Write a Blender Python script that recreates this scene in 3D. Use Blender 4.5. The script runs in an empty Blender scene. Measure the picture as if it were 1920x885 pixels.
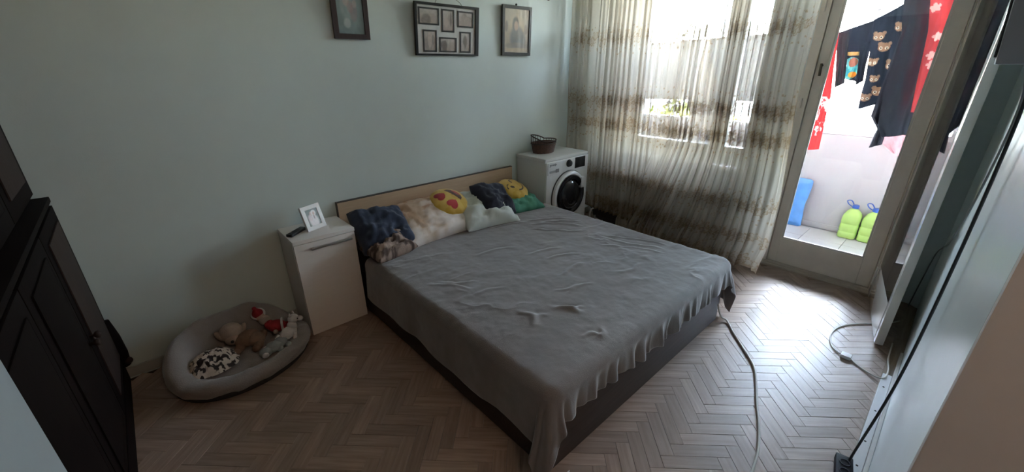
import bpy, bmesh, math, random
import numpy as np
from mathutils import Vector, Matrix, Euler
random.seed(7)
RNG = np.random.default_rng(11)
scn = bpy.context.scene
COLL = scn.collection
PI = math.pi

# ------------------------------------------------------------------ camera
FPX, YAW, PIT, ROL = 764.52, 0.7419, -0.3919, -0.0056
CAM = Vector((-0.9354, -2.8045, 1.5974))
_f = Vector((math.sin(YAW) * math.cos(PIT), math.cos(YAW) * math.cos(PIT), math.sin(PIT)))
_r = Vector((math.cos(YAW), -math.sin(YAW), 0))
_u = _r.cross(_f)
_R = math.cos(ROL) * _r + math.sin(ROL) * _u
_U = -math.sin(ROL) * _r + math.cos(ROL) * _u
cam_d = bpy.data.cameras.new('camera')
cam = bpy.data.objects.new('camera', cam_d)
COLL.objects.link(cam)
cam.matrix_world = Matrix(((_R.x, _U.x, -_f.x, CAM.x), (_R.y, _U.y, -_f.y, CAM.y), (_R.z, _U.z, -_f.z, CAM.z), (0, 0, 0, 1)))
cam_d.sensor_width = 36
cam_d.lens = FPX / 1920 * 36
cam_d.clip_start = 0.01
scn.camera = cam

# ------------------------------------------------------------------ sky, sun, exposure
SKY_STRENGTH, SUN_ENERGY, SUN_ELEV, SUN_AZ = 1.5, 4.5, 65, 8
EXPOSURE = 4.4
HALL = 1.7
w = bpy.data.worlds.new('sky')
scn.world = w
w.use_nodes = True
nt = w.node_tree
nt.nodes.clear()
sky = nt.nodes.new('ShaderNodeTexSky')
sky.sky_type = 'NISHITA'
sky.sun_disc = False
sky.sun_elevation = math.radians(SUN_ELEV)
sky.sun_rotation = math.radians(90)
sky.dust_density = 2.0
bg = nt.nodes.new('ShaderNodeBackground')
bg.inputs['Strength'].default_value = SKY_STRENGTH
wo = nt.nodes.new('ShaderNodeOutputWorld')
wm = nt.nodes.new('ShaderNodeMixRGB')          # hazy white daylight
wm.inputs[0].default_value = 0.6
wm.inputs[2].default_value = (1.0, 0.93, 0.84, 1)
nt.links.new(sky.outputs[0], wm.inputs[1])
nt.links.new(wm.outputs[0], bg.inputs[0])
nt.links.new(bg.outputs[0], wo.inputs[0])
sl = bpy.data.lights.new('sun', 'SUN')
sl.energy = SUN_ENERGY
sl.angle = 0.009
sl.color = (1, 0.95, 0.88)
so = bpy.data.objects.new('sun', sl)
COLL.objects.link(so)
_az, _el = math.radians(SUN_AZ), math.radians(SUN_ELEV)
so.rotation_euler = Vector((math.cos(_az) * math.cos(_el), math.sin(_az) * math.cos(_el), math.sin(_el))).to_track_quat('Z', 'Y').to_euler()
so.location = (8, 0, 12)
pl = bpy.data.lights.new('sky_portal', 'AREA')      # portal: only guides the sampling of the sky
pl.shape = 'RECTANGLE'
pl.size, pl.size_y = 1.8, 4.4
pl.cycles.is_portal = True
po = bpy.data.objects.new('sky_portal', pl)
COLL.objects.link(po)
po.location = (4.42, -1.55, 1.87)
po.rotation_euler = (0, PI / 2, 0)

scn.view_settings.view_transform = 'Standard'
scn.view_settings.look = 'None'
scn.view_settings.exposure = EXPOSURE
scn.view_settings.gamma = 1
scn.view_settings.use_curve_mapping = False
cy = scn.cycles
cy.use_denoising = True
cy.max_bounces = 16
cy.diffuse_bounces = 12
cy.glossy_bounces = 4
cy.transmission_bounces = 8
cy.transparent_max_bounces = 32
cy.sample_clamp_indirect = 0
cy.caustics_reflective = False
cy.caustics_refractive = False

# ------------------------------------------------------------------ numpy noise
_LAT = np.random.default_rng(5).random((64, 64, 64)).astype(np.float32)


def vnoise(x, y, z=0.0):
    x, y, z = np.broadcast_arrays(np.asarray(x, float), np.asarray(y, float), np.asarray(z, float))
    xi, yi, zi = np.floor(x).astype(int), np.floor(y).astype(int), np.floor(z).astype(int)
    fx, fy, fz = x - xi, y - yi, z - zi
    fx, fy, fz = [t * t * t * (t * (t * 6 - 15) + 10) for t in (fx, fy, fz)]
    g = lambda a, b, c: _LAT[(xi + a) % 64, (yi + b) % 64, (zi + c) % 64]
    l = lambda a, b, t: a + (b - a) * t
    return l(l(l(g(0, 0, 0), g(1, 0, 0), fx), l(g(0, 1, 0), g(1, 1, 0), fx), fy),
             l(l(g(0, 0, 1), g(1, 0, 1), fx), l(g(0, 1, 1), g(1, 1, 1), fx), fy), fz) * 2 - 1


def fbm(x, y, z=0.0, o=4):
    s, a, t = 0, 1.0, 0
    for i in range(o):
        s = s + a * vnoise(np.asarray(x) * 2 ** i + 17.3 * i, np.asarray(y) * 2 ** i + 5.1 * i, np.asarray(z) * 2 ** i)
        t += a
        a *= 0.5
    return s / t


def sstep(a, b, x):
    t = np.clip((np.asarray(x, float) - a) / (b - a), 0, 1)
    return t * t * (3 - 2 * t)

# ------------------------------------------------------------------ materials
_MATS = {}


def new_mat(name):
    m = bpy.data.materials.new(name)
    m.use_nodes = True
    return m, m.node_tree, m.node_tree.nodes['Principled BSDF']


def setp(b, **k):
    for n, v in k.items():
        n = {'rough': 'Roughness', 'metal': 'Metallic', 'spec': 'Specular IOR Level', 'coat': 'Coat Weight',
             'coatr': 'Coat Roughness', 'sheen': 'Sheen Weight', 'sheenr': 'Sheen Roughness', 'trans': 'Transmission Weight', 'ior': 'IOR'}[n]
        b.inputs[n].default_value = v


def mat(name, col, rough=0.5, var=0.0, vscale=8.0, col2=None, bump=0.0, bscale=60.0, stretch=(1, 1, 1), mid=0.5, **k):
    """plain surface; col2 blends in through noise, bump gives fine relief"""
    if name in _MATS:
        return _MATS[name]
    m, t, b = new_mat(name)
    b.inputs['Base Color'].default_value = (*col, 1)
    setp(b, rough=rough, **k)
    N, L = t.nodes, t.links
    if var or col2 or bump:
        tc = N.new('ShaderNodeTexCoord')
        mp = N.new('ShaderNodeMapping')
        mp.inputs['Scale'].default_value = stretch
        L.new(tc.outputs['Object'], mp.inputs[0])
    if var or col2:
        nz = N.new('ShaderNodeTexNoise')
        nz.inputs['Scale'].default_value = vscale
        nz.inputs['Detail'].default_value = 6
        nz.inputs['Roughness'].default_value = 0.62
        L.new(mp.outputs[0], nz.inputs[0])
        rp = N.new('ShaderNodeValToRGB')
        c2 = col2 if col2 else tuple(c * (1 - var) for c in col)
        rp.color_ramp.elements[0].position = mid - 0.18
        rp.color_ramp.elements[1].position = mid + 0.18
        rp.color_ramp.elements[0].color = (*c2, 1)
        rp.color_ramp.elements[1].color = (*col, 1)
        L.new(nz.outputs[0], rp.inputs[0])
        L.new(rp.outputs[0], b.inputs['Base Color'])
    if bump:
        n2 = N.new('ShaderNodeTexNoise')
        n2.inputs['Scale'].default_value = bscale
        n2.inputs['Detail'].default_value = 4
        L.new(mp.outputs[0], n2.inputs[0])
        bp = N.new('ShaderNodeBump')
        bp.inputs['Strength'].default_value = bump
        bp.inputs['Distance'].default_value = 0.004
        L.new(n2.outputs[0], bp.inputs['Height'])
        L.new(bp.outputs[0], b.inputs['Normal'])
    _MATS[name] = m
    return m


def print_mat(name, rough=0.8, translucent=0.0, bump=0.0, bscale=200, **k):
    """colours come from the mesh's printed pattern (flat print)"""
    if name in _MATS:
        return _MATS[name]
    m, t, b = new_mat(name)
    N, L = t.nodes, t.links
    a = N.new('ShaderNodeAttribute')
    a.attribute_name = 'Col'
    L.new(a.outputs['Color'], b.inputs['Base Color'])
    setp(b, rough=rough, **k)
    if bump:
        n2 = N.new('ShaderNodeTexNoise')
        n2.inputs['Scale'].default_value = bscale
        tc = N.new('ShaderNodeTexCoord')
        L.new(tc.outputs['Object'], n2.inputs[0])
        bp = N.new('ShaderNodeBump')
        bp.inputs['Strength'].default_value = bump
        bp.inputs['Distance'].default_value = 0.004
        L.new(n2.outputs[0], bp.inputs['Height'])
        L.new(bp.outputs[0], b.inputs['Normal'])
    if translucent:
        tr = N.new('ShaderNodeBsdfTranslucent')
        L.new(a.outputs['Color'], tr.inputs[0])
        mx = N.new('ShaderNodeMixShader')
        mx.inputs[0].default_value = translucent
        L.new(b.outputs[0], mx.inputs[1])
        L.new(tr.outputs[0], mx.inputs[2])
        L.new(mx.outputs[0], N['Material Output'].inputs[0])
    _MATS[name] = m
    return m


def pane_mat(name, tint=(0.95, 0.97, 0.97), spec=1.0):
    m, t, b = new_mat(name)
    N, L = t.nodes, t.links
    N.remove(b)
    tr = N.new('ShaderNodeBsdfTransparent')
    tr.inputs[0].default_value = (*tint, 1)
    gl = N.new('ShaderNodeBsdfGlossy')
    gl.inputs['Roughness'].default_value = 0.02
    fr = N.new('ShaderNodeFresnel')
    fr.inputs[0].default_value = 1.45
    mu = N.new('ShaderNodeMath')
    mu.operation = 'MULTIPLY'
    mu.inputs[1].default_value = spec
    L.new(fr.outputs[0], mu.inputs[0])
    mx = N.new('ShaderNodeMixShader')
    L.new(mu.outputs[0], mx.inputs[0])
    L.new(tr.outputs[0], mx.inputs[1])
    L.new(gl.outputs[0], mx.inputs[2])
    L.new(mx.outputs[0], N['Material Output'].inputs[0])
    return m


def wood_mat(name, c1, c2, scale=6, rough=0.45, axis=0, **k):
    if name in _MATS:
        return _MATS[name]
    st = [9, 9, 9]
    st[axis] = 0.8
    return mat(name, c1, rough, col2=c2, vscale=scale, stretch=tuple(st), bump=0.05, bscale=scale * 3, **k)


def plank_mat(name, island):
    m, t, b = new_mat(name)
    N, L = t.nodes, t.links
    setp(b, rough=0.36, coat=0.6, coatr=0.40)
    tc = N.new('ShaderNodeTexCoord')
    mp = N.new('ShaderNodeMapping')
    mp.inputs['Scale'].default_value = (3, 40, 3)
    nz = N.new('ShaderNodeTexNoise')
    nz.inputs['Scale'].default_value = 1.6
    nz.inputs['Detail'].default_value = 6
    geo = N.new('ShaderNodeNewGeometry') if island else N.new('ShaderNodeObjectInfo')
    rnd = geo.outputs['Random Per Island'] if island else geo.outputs['Random']
    if island:
        at = N.new('ShaderNodeAttribute')
        at.attribute_name = 'uvw'
        L.new(at.outputs['Vector'], mp.inputs[0])
    else:
        L.new(tc.outputs['Object'], mp.inputs[0])
    ad = N.new('ShaderNodeVectorMath')
    ad.operation = 'ADD'
    cb = N.new('ShaderNodeCombineXYZ')
    sc = N.new('ShaderNodeMath')
    sc.operation = 'MULTIPLY'
    sc.inputs[1].default_value = 57
    L.new(rnd, sc.inputs[0])
    L.new(sc.outputs[0], cb.inputs[0])
    L.new(sc.outputs[0], cb.inputs[2])
    L.new(mp.outputs[0], ad.inputs[0])
    L.new(cb.outputs[0], ad.inputs[1])
    L.new(ad.outputs[0], nz.inputs[0])
    rp = N.new('ShaderNodeValToRGB')
    rp.color_ramp.elements[0].position = 0.25
    rp.color_ramp.elements[0].color = (0.225, 0.148, 0.112, 1)
    rp.color_ramp.elements[1].position = 0.8
    rp.color_ramp.elements[1].color = (0.42, 0.305, 0.24, 1)
    L.new(nz.outputs[0], rp.inputs[0])
    hs = N.new('ShaderNodeHueSaturation')
    vr = N.new('ShaderNodeMapRange')
    vr.inputs['To Min'].default_value = 0.82
    vr.inputs['To Max'].default_value = 1.16
    L.new(rnd, vr.inputs[0])
    L.new(vr.outputs[0], hs.inputs['Value'])
    L.new(rp.outputs[0], hs.inputs['Color'])
    L.new(hs.outputs[0], b.inputs['Base Color'])
    r2 = N.new('ShaderNodeMapRange')
    r2.inputs['To Min'].default_value = 0.40
    r2.inputs['To Max'].default_value = 0.58
    L.new(nz.outputs[0], r2.inputs[0])
    L.new(r2.outputs[0], b.inputs['Roughness'])
    return m

# ------------------------------------------------------------------ mesh helpers


def box(bm, x0, x1, y0, y1, z0, z1, bev=0.0, seg=2):
    v = [bm.verts.new((x, y, z)) for z in (z0, z1) for y in (y0, y1) for x in (x0, x1)]
    fs = [bm.faces.new([v[i] for i in q]) for q in ((0, 2, 3, 1), (4, 5, 7, 6), (0, 1, 5, 4), (2, 6, 7, 3), (0, 4, 6, 2), (1, 3, 7, 5))]
    if bev:
        es = list({e for f in fs for e in f.edges})
        bmesh.ops.bevel(bm, geom=es, offset=bev, segments=seg, affect='EDGES', profile=0.7)


def smooth_path(pts, n=8):
    pts = [Vector(p) for p in pts]
    out = []
    for i in range(len(pts) - 1):
        p0, p1, p2, p3 = pts[max(i - 1, 0)], pts[i], pts[i + 1], pts[min(i + 2, len(pts) - 1)]
        for k in range(n):
            t = k / n
            out.append(0.5 * ((2 * p1) + (p2 - p0) * t + (2 * p0 - 5 * p1 + 4 * p2 - p3) * t * t + (3 * p1 - p0 - 3 * p2 + p3) * t ** 3))
    out.append(pts[-1])
    return out


def tube(bm, pts, r, seg=8, cap=True, rad=None):
    pts = [Vector(p) for p in pts]
    rings = []
    prev = None
    for i, p in enumerate(pts):
        d = (pts[min(i + 1, len(pts) - 1)] - pts[max(i - 1, 0)]).normalized()
        if prev is None:
            a = Vector((0, 0, 1)) if abs(d.z) < 0.9 else Vector((1, 0, 0))
            n = d.cross(a).normalized()
        else:
            n = (prev - d * prev.dot(d)).normalized()
        prev = n
        b = d.cross(n)
        rr = rad[i] if rad else r
        rings.append([bm.verts.new(p + (n * math.cos(2 * PI * k / seg) + b * math.sin(2 * PI * k / seg)) * rr) for k in range(seg)])
    for a, b in zip(rings, rings[1:]):
        for k in range(seg):
            bm.faces.new((a[k], a[(k + 1) % seg], b[(k + 1) % seg], b[k]))
    if cap:
        bm.faces.new(rings[0][::-1])
        bm.faces.new(rings[-1])


def lathe(bm, prof, seg=32, c=(0, 0, 0), sx=1, sy=1, cap0=True, cap1=True, frame=None):
    """profile (r, h) turned round Z (or round the axis of frame)"""
    F = frame or Matrix.Translation(c)
    rings = [[bm.verts.new(F @ Vector((r * sx * math.cos(2 * PI * k / seg), r * sy * math.sin(2 * PI * k / seg), h))) for k in range(seg)] for r, h in prof]
    for a, b in zip(rings, rings[1:]):
        for k in range(seg):
            bm.faces.new((a[k], a[(k + 1) % seg], b[(k + 1) % seg], b[k]))
    if cap0:
        bm.faces.new(rings[0][::-1])
    if cap1:
        bm.faces.new(rings[-1])


def ball(bm, c, r, s=(1, 1, 1), rot=None, u=16, v=10):
    M = Matrix.Translation(c) @ (Euler(rot).to_matrix().to_4x4() if rot else Matrix()) @ Matrix.Diagonal((r * s[0], r * s[1], r * s[2], 1))
    bmesh.ops.create_uvsphere(bm, u_segments=u, v_segments=v, radius=1, matrix=M)


def link(name, me, m, parent=None, smooth=False):
    if smooth:
        me.polygons.foreach_set('use_smooth', [True] * len(me.polygons))
    me.materials.append(m)
    o = bpy.data.objects.new(name, me)
    COLL.objects.link(o)
    if parent:
        o.parent = parent
        if parent.parent is None and not parent.get('local'):
            o.location = -parent.location
    return o


def obj(name, bm, m, parent=None, smooth=False, angle=None):
    bmesh.ops.recalc_face_normals(bm, faces=bm.faces[:])
    me = bpy.data.meshes.new(name)
    bm.to_mesh(me)
    bm.free()
    if angle is not None:
        smooth = True
    o = link(name, me, m, parent, smooth)
    if angle is not None:
        me.set_sharp_from_angle(angle=math.radians(angle))
    return o


def B():
    return bmesh.new()


def bx(name, m, dims, parent=None, bev=0.0, seg=2):
    b = B()
    box(b, *dims, bev=bev, seg=seg)
    return obj(name, b, m, parent, angle=40 if bev else None)


def grid(name, P, m, parent=None, col=None, attrs=None, thick=0.0, wrap=False, smooth=True, cut=None):
    P = np.asarray(P, np.float32)
    h, wd = P.shape[:2]
    idx = np.arange(h * wd).reshape(h, wd)
    if wrap:
        idx2 = np.concatenate([idx, idx[:, :1]], 1)
    else:
        idx2 = idx
    q = np.stack([idx2[:-1, :-1], idx2[:-1, 1:], idx2[1:, 1:], idx2[1:, :-1]], -1).reshape(-1, 4)
    if cut is not None:
        q = q[~cut[:-1, :q.shape[0] // (h - 1)].reshape(-1)]
    me = bpy.data.meshes.new(name)
    me.vertices.add(h * wd)
    me.vertices.foreach_set('co', P.reshape(-1))
    n = len(q)
    me.loops.add(n * 4)
    me.loops.foreach_set('vertex_index', q.reshape(-1).astype(np.int32))
    me.polygons.add(n)
    me.polygons.foreach_set('loop_start', np.arange(0, n * 4, 4, dtype=np.int32))
    me.update(calc_edges=True)
    me.validate()
    for nm, a in ([('Col', col)] if col is not None else []) + list((attrs or {}).items()):
        a = np.asarray(a, np.float32)
        if a.ndim == 2:
            a = np.repeat(a[..., None], 3, -1)
        c4 = np.concatenate([a.reshape(-1, 3), np.ones((h * wd, 1), np.float32)], 1)
        ca = me.color_attributes.new(nm, 'FLOAT_COLOR', 'POINT')
        ca.data.foreach_set('color', c4.reshape(-1))
    o = link(name, me, m, parent, smooth)
    if thick:
        md = o.modifiers.new('thickness', 'SOLIDIFY')
        md.thickness = thick
        md.offset = 0
    return o


def tag(o, label, cat, group=None, kind=None):
    if label:
        o['label'] = label
    if cat:
        o['category'] = cat
    if group:
        o['group'] = group
    if kind:
        o['kind'] = kind
    return o


def thing(name, label, cat, loc=(0, 0, 0), group=None, rot=None):
    o = bpy.data.objects.new(name, None)
    o.empty_display_size = 0.05
    COLL.objects.link(o)
    o.location = loc
    if rot:
        o.rotation_euler = rot
        o['local'] = 1
    return tag(o, label, cat, group)


def struct(o):
    o['kind'] = 'structure'
    return o

# ------------------------------------------------------------------ common materials
M_WALLB = mat('pale_green_wall_paint', (0.65, 0.73, 0.705), 0.5, var=0.05, vscale=3, bump=0.08, bscale=180)
M_WALLF = mat('glossy_blue_grey_wall_paint', (0.76, 0.83, 0.85), 0.28, var=0.07, vscale=2.5, bump=0.06, bscale=25)
M_WHITE = mat('white_paint', (0.74, 0.74, 0.73), 0.5)
M_CEIL = mat('ceiling_white', (0.86, 0.86, 0.84), 0.8)
M_DOORP = mat('old_ivory_door_paint', (0.86, 0.80, 0.73), 0.35, var=0.12, vscale=5, bump=0.06, bscale=40)
M_LEAFP = mat('grey_green_gloss_door_paint', (0.80, 0.79, 0.74), 0.12, coat=0.6, coatr=0.08, var=0.06, vscale=5)
M_GLASS = pane_mat('window_glass')
M_DGLASS = pane_mat('door_glass', (0.9, 0.93, 0.92))
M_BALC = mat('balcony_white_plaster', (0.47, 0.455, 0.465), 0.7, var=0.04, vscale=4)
M_TAUPE = mat('taupe_wall_paint', (0.68, 0.605, 0.585), 0.6, var=0.06, vscale=6)
M_DARK = mat('black_plastic', (0.016, 0.016, 0.018), 0.4)

# ------------------------------------------------------------------ room shell
XB, YF = 2.897, -2.925
WY0, WY1, WZ0, WZ1 = -1.64, -0.36, 0.80, 2.5        # window opening
DY0, DY1, DZ1 = -2.66, -1.90, 2.5                   # balcony door opening
HC = 2.78
struct(bx('wall_back', M_WALLB, (-2.2, XB + 0.28, 0, 0.2, -0.1, HC)))
b = B()
for d in ((XB, XB + 0.28, WY1, 0.0, -0.1, HC), (XB, XB + 0.28, WY0, WY1, -0.1, WZ0), (XB, XB + 0.28, WY0, WY1, WZ1, HC),
          (XB, XB + 0.28, DY1, WY0, -0.1, HC), (XB, XB + 0.28, DY0, DY1, DZ1, HC), (XB, XB + 0.28, YF, DY0, -0.1, HC)):
    box(b, *d)
struct(obj('wall_right', b, M_WALLF))
b = B()
box(b, 0.12, XB + 0.28, YF - 0.16, YF, -0.1, HC)
struct(obj('wall_front', b, M_WALLF))
b = B()
box(b, -2.2, -1.84, YF - 0.16, 0, -0.1, HC)
struct(obj('wall_left', b, M_WALLB))
b = B()
box(b, -1.84, -1.10, YF - 0.16, -2.172, -0.1, HC, bev=0.004)
struct(obj('wall_pier', b, mat('pier_blue_paint', (0.30, 0.335, 0.35), 0.4, var=0.08, vscale=14)))
struct(bx('ceiling', M_CEIL, (-2.2, XB + 0.28, -4.6, 0.2, HC, HC + 0.1)))
# hall behind the camera
struct(bx('wall_hall', M_TAUPE, (-2.2, 0.6, -4.6, -4.4, -0.1, HC)))
struct(bx('trim_1', M_TAUPE, (0.095, 0.12, YF - 0.55, YF + 0.0, 0.0, HC - 0.02), bev=0.003))
struct(bx('wall_hall_side', M_TAUPE, (0.12, 0.6, -4.4, YF - 0.161, -0.1, HC)))
struct(bx('wall_hall_far', M_WALLB, (-2.2, -1.9, -4.4, YF - 0.161, -0.1, HC)))

# hall lamp (behind the camera): warm globe under the hall ceiling
hl = thing('ceiling_lamp', 'white globe ceiling lamp in the hall doorway', 'lamp', (-0.6, -3.75, HC))
b = B()
ball(b, (-0.6, -3.75, HC - 0.16), 0.10)
hm, ht, hb_ = new_mat('lamp_globe')
hb_.inputs['Emission Color'].default_value = (1, 0.72, 0.5, 1)
hb_.inputs['Emission Strength'].default_value = HALL
obj('globe', b, hm, hl, smooth=True)
b = B()
lathe(b, [(0.06, HC - 0.001), (0.06, HC - 0.04), (0.045, HC - 0.058)], 24, (-0.6, -3.75, 0))
obj('base', b, M_WHITE, hl, angle=40)

# ---- floor: slab + herringbone blocks
floor = struct(bx('floor', mat('dark_subfloor', (0.045, 0.03, 0.022), 0.9), (-2.2, XB, -4.4, 0.0, -0.1, -0.016)))
PW, PL = 0.0619, 0.2476
OX, OY = 0.557, -2.330
R2 = math.sqrt(2)
planks = []
for i in range(-70, 90):
    for j in range(-16, 20):
        for kind in (0, 1):
            if kind == 0:
                cx, cy_, ang = i * PW + j * PL + PL / 2, i * PW - j * PL + PW / 2, 0
            else:
                cx, cy_, ang = i * PW + PL + j * PL + PW / 2, (i + 1) * PW - PL - j * PL + PL / 2, 1
            X = OX + (cx + cy_) / R2
            Y = OY + (cy_ - cx) / R2
            if not (-1.42 < X < XB - 0.02 and -3.25 < Y < 0.05):
                continue
            if Y < YF - 0.04 and X > 0.0:
                continue
            if 0.12 < X < 1.56 and -1.88 < Y < -0.1:      # under the bed box
                continue
            if X < -1.12 and Y < -2.3:
                continue
            planks.append((X, Y, -PI / 4 if kind == 0 else PI / 4))


def px_of(X, Y, Z=0.0):
    d = Vector((X, Y, Z)) - CAM
    z = d.dot(_f)
    if z < 0.15:
        return None
    return 960 + FPX * d.dot(_R) / z, 442.5 - FPX * d.dot(_U) / z, z


def plank_key(p):        # nearest planks in view come first
    q = px_of(p[0], p[1])
    if q is None or not (-30 < q[0] < 1700 and q[1] < 930):
        return 99
    return q[2]


planks.sort(key=plank_key)
M_PL_O, M_PL_I = plank_mat('worn_oak_block', False), plank_mat('worn_oak_blocks_far', True)
gap = 0.0005


def plank_bm(bm, X=0, Y=0, a=0, dz=0, tlt=0, lay=None):
    L2, W2, c = PL / 2 - gap, PW / 2 - gap, 0.0007
    pr = [(L2, W2, -0.02), (L2, W2, -c), (L2 - c, W2 - c, 0)]
    rings = []
    ca, sa = math.cos(a), math.sin(a)
    for lx, ly, z in pr:
        ring = []
        for sx_, sy_ in ((-1, -1), (1, -1), (1, 1), (-1, 1)):
            x, y = sx_ * lx, sy_ * ly
            v = bm.verts.new((X + x * ca - y * sa, Y + x * sa + y * ca, z + dz + tlt * y))
            if lay is not None:
                v[lay] = Vector((x, y, 0))
            ring.append(v)
        rings.append(ring)
    for p, q in zip(rings, rings[1:]):
        for k in range(4):
            bm.faces.new((p[k], p[(k + 1) % 4], q[(k + 1) % 4], q[k]))
    bm.faces.new(rings[-1])


b = B()
plank_bm(b)
pl_me = bpy.data.meshes.new('parquet_block')
bmesh.ops.recalc_face_normals(b, faces=b.faces[:])
b.to_mesh(pl_me)
b.free()
pl_me.materials.append(M_PL_O)
rr = random.Random(3)
for X, Y, a in planks[:300]:
    o = bpy.data.objects.new('parquet_block', pl_me)
    COLL.objects.link(o)
    o.parent = floor
    o.location = (X, Y, rr.uniform(-0.0008, 0.0006))
    o.rotation_euler = (rr.uniform(-0.012, 0.012), 0, a + (PI if rr.random() < 0.5 else 0))
b = B()
lay = b.verts.layers.float_vector.new('uvw')
for X, Y, a in planks[300:]:
    plank_bm(b, X, Y, a, rr.uniform(-0.0008, 0.0006), rr.uniform(-0.012, 0.012), lay)
o = obj('parquet_blocks_far', b, M_PL_I, floor)
o['kind'] = 'stuff'
# border strips along the balcony wall and the front wall
M_STRIP = wood_mat('worn_oak_strip', (0.36, 0.29, 0.23), (0.24, 0.18, 0.13), rough=0.4, axis=1)
yy = -2.9
for k in range(5):
    bx('border_strip', M_STRIP, (XB - 0.07, XB - 0.008, -2.85 + k * 0.57, -2.85 + (k + 1) * 0.57 - 0.002, -0.02, 0.0005), floor, bev=0.001, seg=1)
M_STRIPX = wood_mat('worn_oak_strip_x', (0.36, 0.29, 0.23), (0.24, 0.18, 0.13), rough=0.4, axis=0)
for k in range(5):
    bx('border_strip', M_STRIPX, (0.15 + k * 0.535, 0.15 + (k + 1) * 0.535 - 0.002, YF + 0.001, YF + 0.06, -0.02, 0.0012), floor, bev=0.001, seg=1)
# skirting
struct(bx('baseboard_back', mat('grey_skirting', (0.42, 0.42, 0.40), 0.5), (-1.84, XB, -0.014, -0.001, 0.0, 0.06), bev=0.003))
bb = struct(bx('baseboard_front', mat('white_skirting', (0.60, 0.58, 0.55), 0.35), (0.13, 2.05, YF + 0.001, YF + 0.016, 0.0, 0.045), bev=0.003))

# white plastic channel with screw holes lying along the front wall
t = thing('cable_channel', 'white plastic cable channel with screw holes along foot of right wall', 'cable channel', (1.2, YF + 0.038, 0.0015))
b = B()
box(b, 0.70, 1.80, YF + 0.017, YF + 0.057, 0.0015, 0.018, bev=0.005)
obj('channel_cover', b, mat('white_pvc', (0.78, 0.78, 0.80), 0.25), t, angle=40)
for xx in (0.98, 1.16, 1.42, 1.66):
    b = B()
    lathe(b, [(0.0045, 0.0), (0.005, 0.0015), (0.003, 0.003), (0.0005, 0.003)], 12, (xx, YF + 0.037, 0.0172))
    obj('screw', b, mat('dark_screw', (0.05, 0.045, 0.04), 0.4, metal=0.8), t)

# ------------------------------------------------------------------ window in the right wall
win = struct(thing('window_1', None, None, (XB + 0.2, (WY0 + WY1) / 2, WZ0)))
XW0, XW1 = XB + 0.12, XB + 0.19
b = B()
fw = 0.055
box(b, XW0, XW1, WY0, WY0 + fw, WZ0, WZ1)
box(b, XW0, XW1, WY1 - fw, WY1, WZ0, WZ1)
box(b, XW0, XW1, WY0 + fw, WY1 - fw, WZ0, WZ0 + fw)
box(b, XW0, XW1, WY0 + fw, WY1 - fw, WZ1 - fw, WZ1)
obj('window_frame', b, M_WHITE, win)
for (a0, a1) in ((-1.585, -1.30), (-1.27, -0.415)):
    s = B()
    for d in ((a0, a0 + 0.06, WZ0 + 0.057, WZ1 - 0.057), (a1 - 0.06, a1, WZ0 + 0.057, WZ1 - 0.057)):
        box(s, XW0 - 0.012, XW1 - 0.012, d[0], d[1], d[2], d[3], bev=0.004, seg=1)
    for d in ((WZ0 + 0.057, WZ0 + 0.125), (WZ1 - 0.125, WZ1 - 0.057)):
        box(s, XW0 - 0.012, XW1 - 0.012, a0 + 0.06, a1 - 0.06, d[0], d[1])
    so_ = obj('sash', s, M_WHITE, win)
    bx('pane', M_GLASS, (XW0 + 0.02, XW0 + 0.024, a0 + 0.06, a1 - 0.06, WZ0 + 0.125, WZ1 - 0.125), so_)
bx('mullion', M_WHITE, (XW0, XW1, -1.30, -1.27, WZ0 + fw, WZ1 - fw), win)
bx('window_sill', M_WHITE, (XB - 0.14, XW0 - 0.001, WY0 - 0.04, WY1 + 0.06, WZ0 - 0.035, WZ0 - 0.001), win, bev=0.006)

# ------------------------------------------------------------------ balcony door (closed outer leaf) and its frame
door = struct(thing('door_1', None, None, (XB, (DY0 + DY1) / 2, 0)))
b = B()
box(b, XB - 0.008, XB + 0.1, DY1 - 0.03, DY1 + 0.03, 0.0, DZ1)
box(b, XB - 0.008, XB + 0.1, DY0 - 0.03, DY0 + 0.022, 0.0, DZ1)
box(b, XB - 0.008, XB + 0.1, DY0 + 0.022, DY1 - 0.03, DZ1 - 0.05, DZ1)
for d in ((DY1 - 0.055, DY1 - 0.03, 0.02, DZ1 - 0.05), (DY0 + 0.022, DY0 + 0.047, 0.02, DZ1 - 0.05), (DY0 + 0.047, DY1 - 0.055, 0.02, 0.06), (DY0 + 0.047, DY1 - 0.055, DZ1 - 0.08, DZ1 - 0.05)):
    box(b, XB + 0.052, XB + 0.1, *d)
obj('door_frame', b, M_DOORP, door)
GY0, GY1, GZ0, GZ1 = -2.553, -2.0, 0.25, 2.38
XD = XB + 0.005
lf = B()
box(lf, XD, XD + 0.045, DY0 + 0.026, GY0, 0.03, DZ1 - 0.054, bev=0.003, seg=1)
box(lf, XD, XD + 0.045, GY1, DY1 - 0.034, 0.03, DZ1 - 0.054, bev=0.003, seg=1)
box(lf, XD, XD + 0.045, GY0, GY1, 0.03, GZ0, bev=0.003, seg=1)
box(lf, XD, XD + 0.045, GY0, GY1, GZ1, DZ1 - 0.054, bev=0.003, seg=1)
leaf = obj('door_leaf', lf, M_DOORP, door)
bx('pane', M_DGLASS, (XD + 0.02, XD + 0.024, GY0, GY1, GZ0, GZ1), leaf)
gb = B()
for d in ((GY0, GY0 + 0.012, GZ0, GZ1), (GY1 - 0.012, GY1, GZ0, GZ1), (GY0 + 0.012, GY1 - 0.012, GZ0, GZ0 + 0.012), (GY0 + 0.012, GY1 - 0.012, GZ1 - 0.012, GZ1)):
    box(gb, XD + 0.003, XD + 0.019, *d)
obj('glazing_bead', gb, mat('bead_off_white', (0.72, 0.70, 0.66), 0.4), leaf)  # plain off-white bead round the door pane
sb = B()
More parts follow.
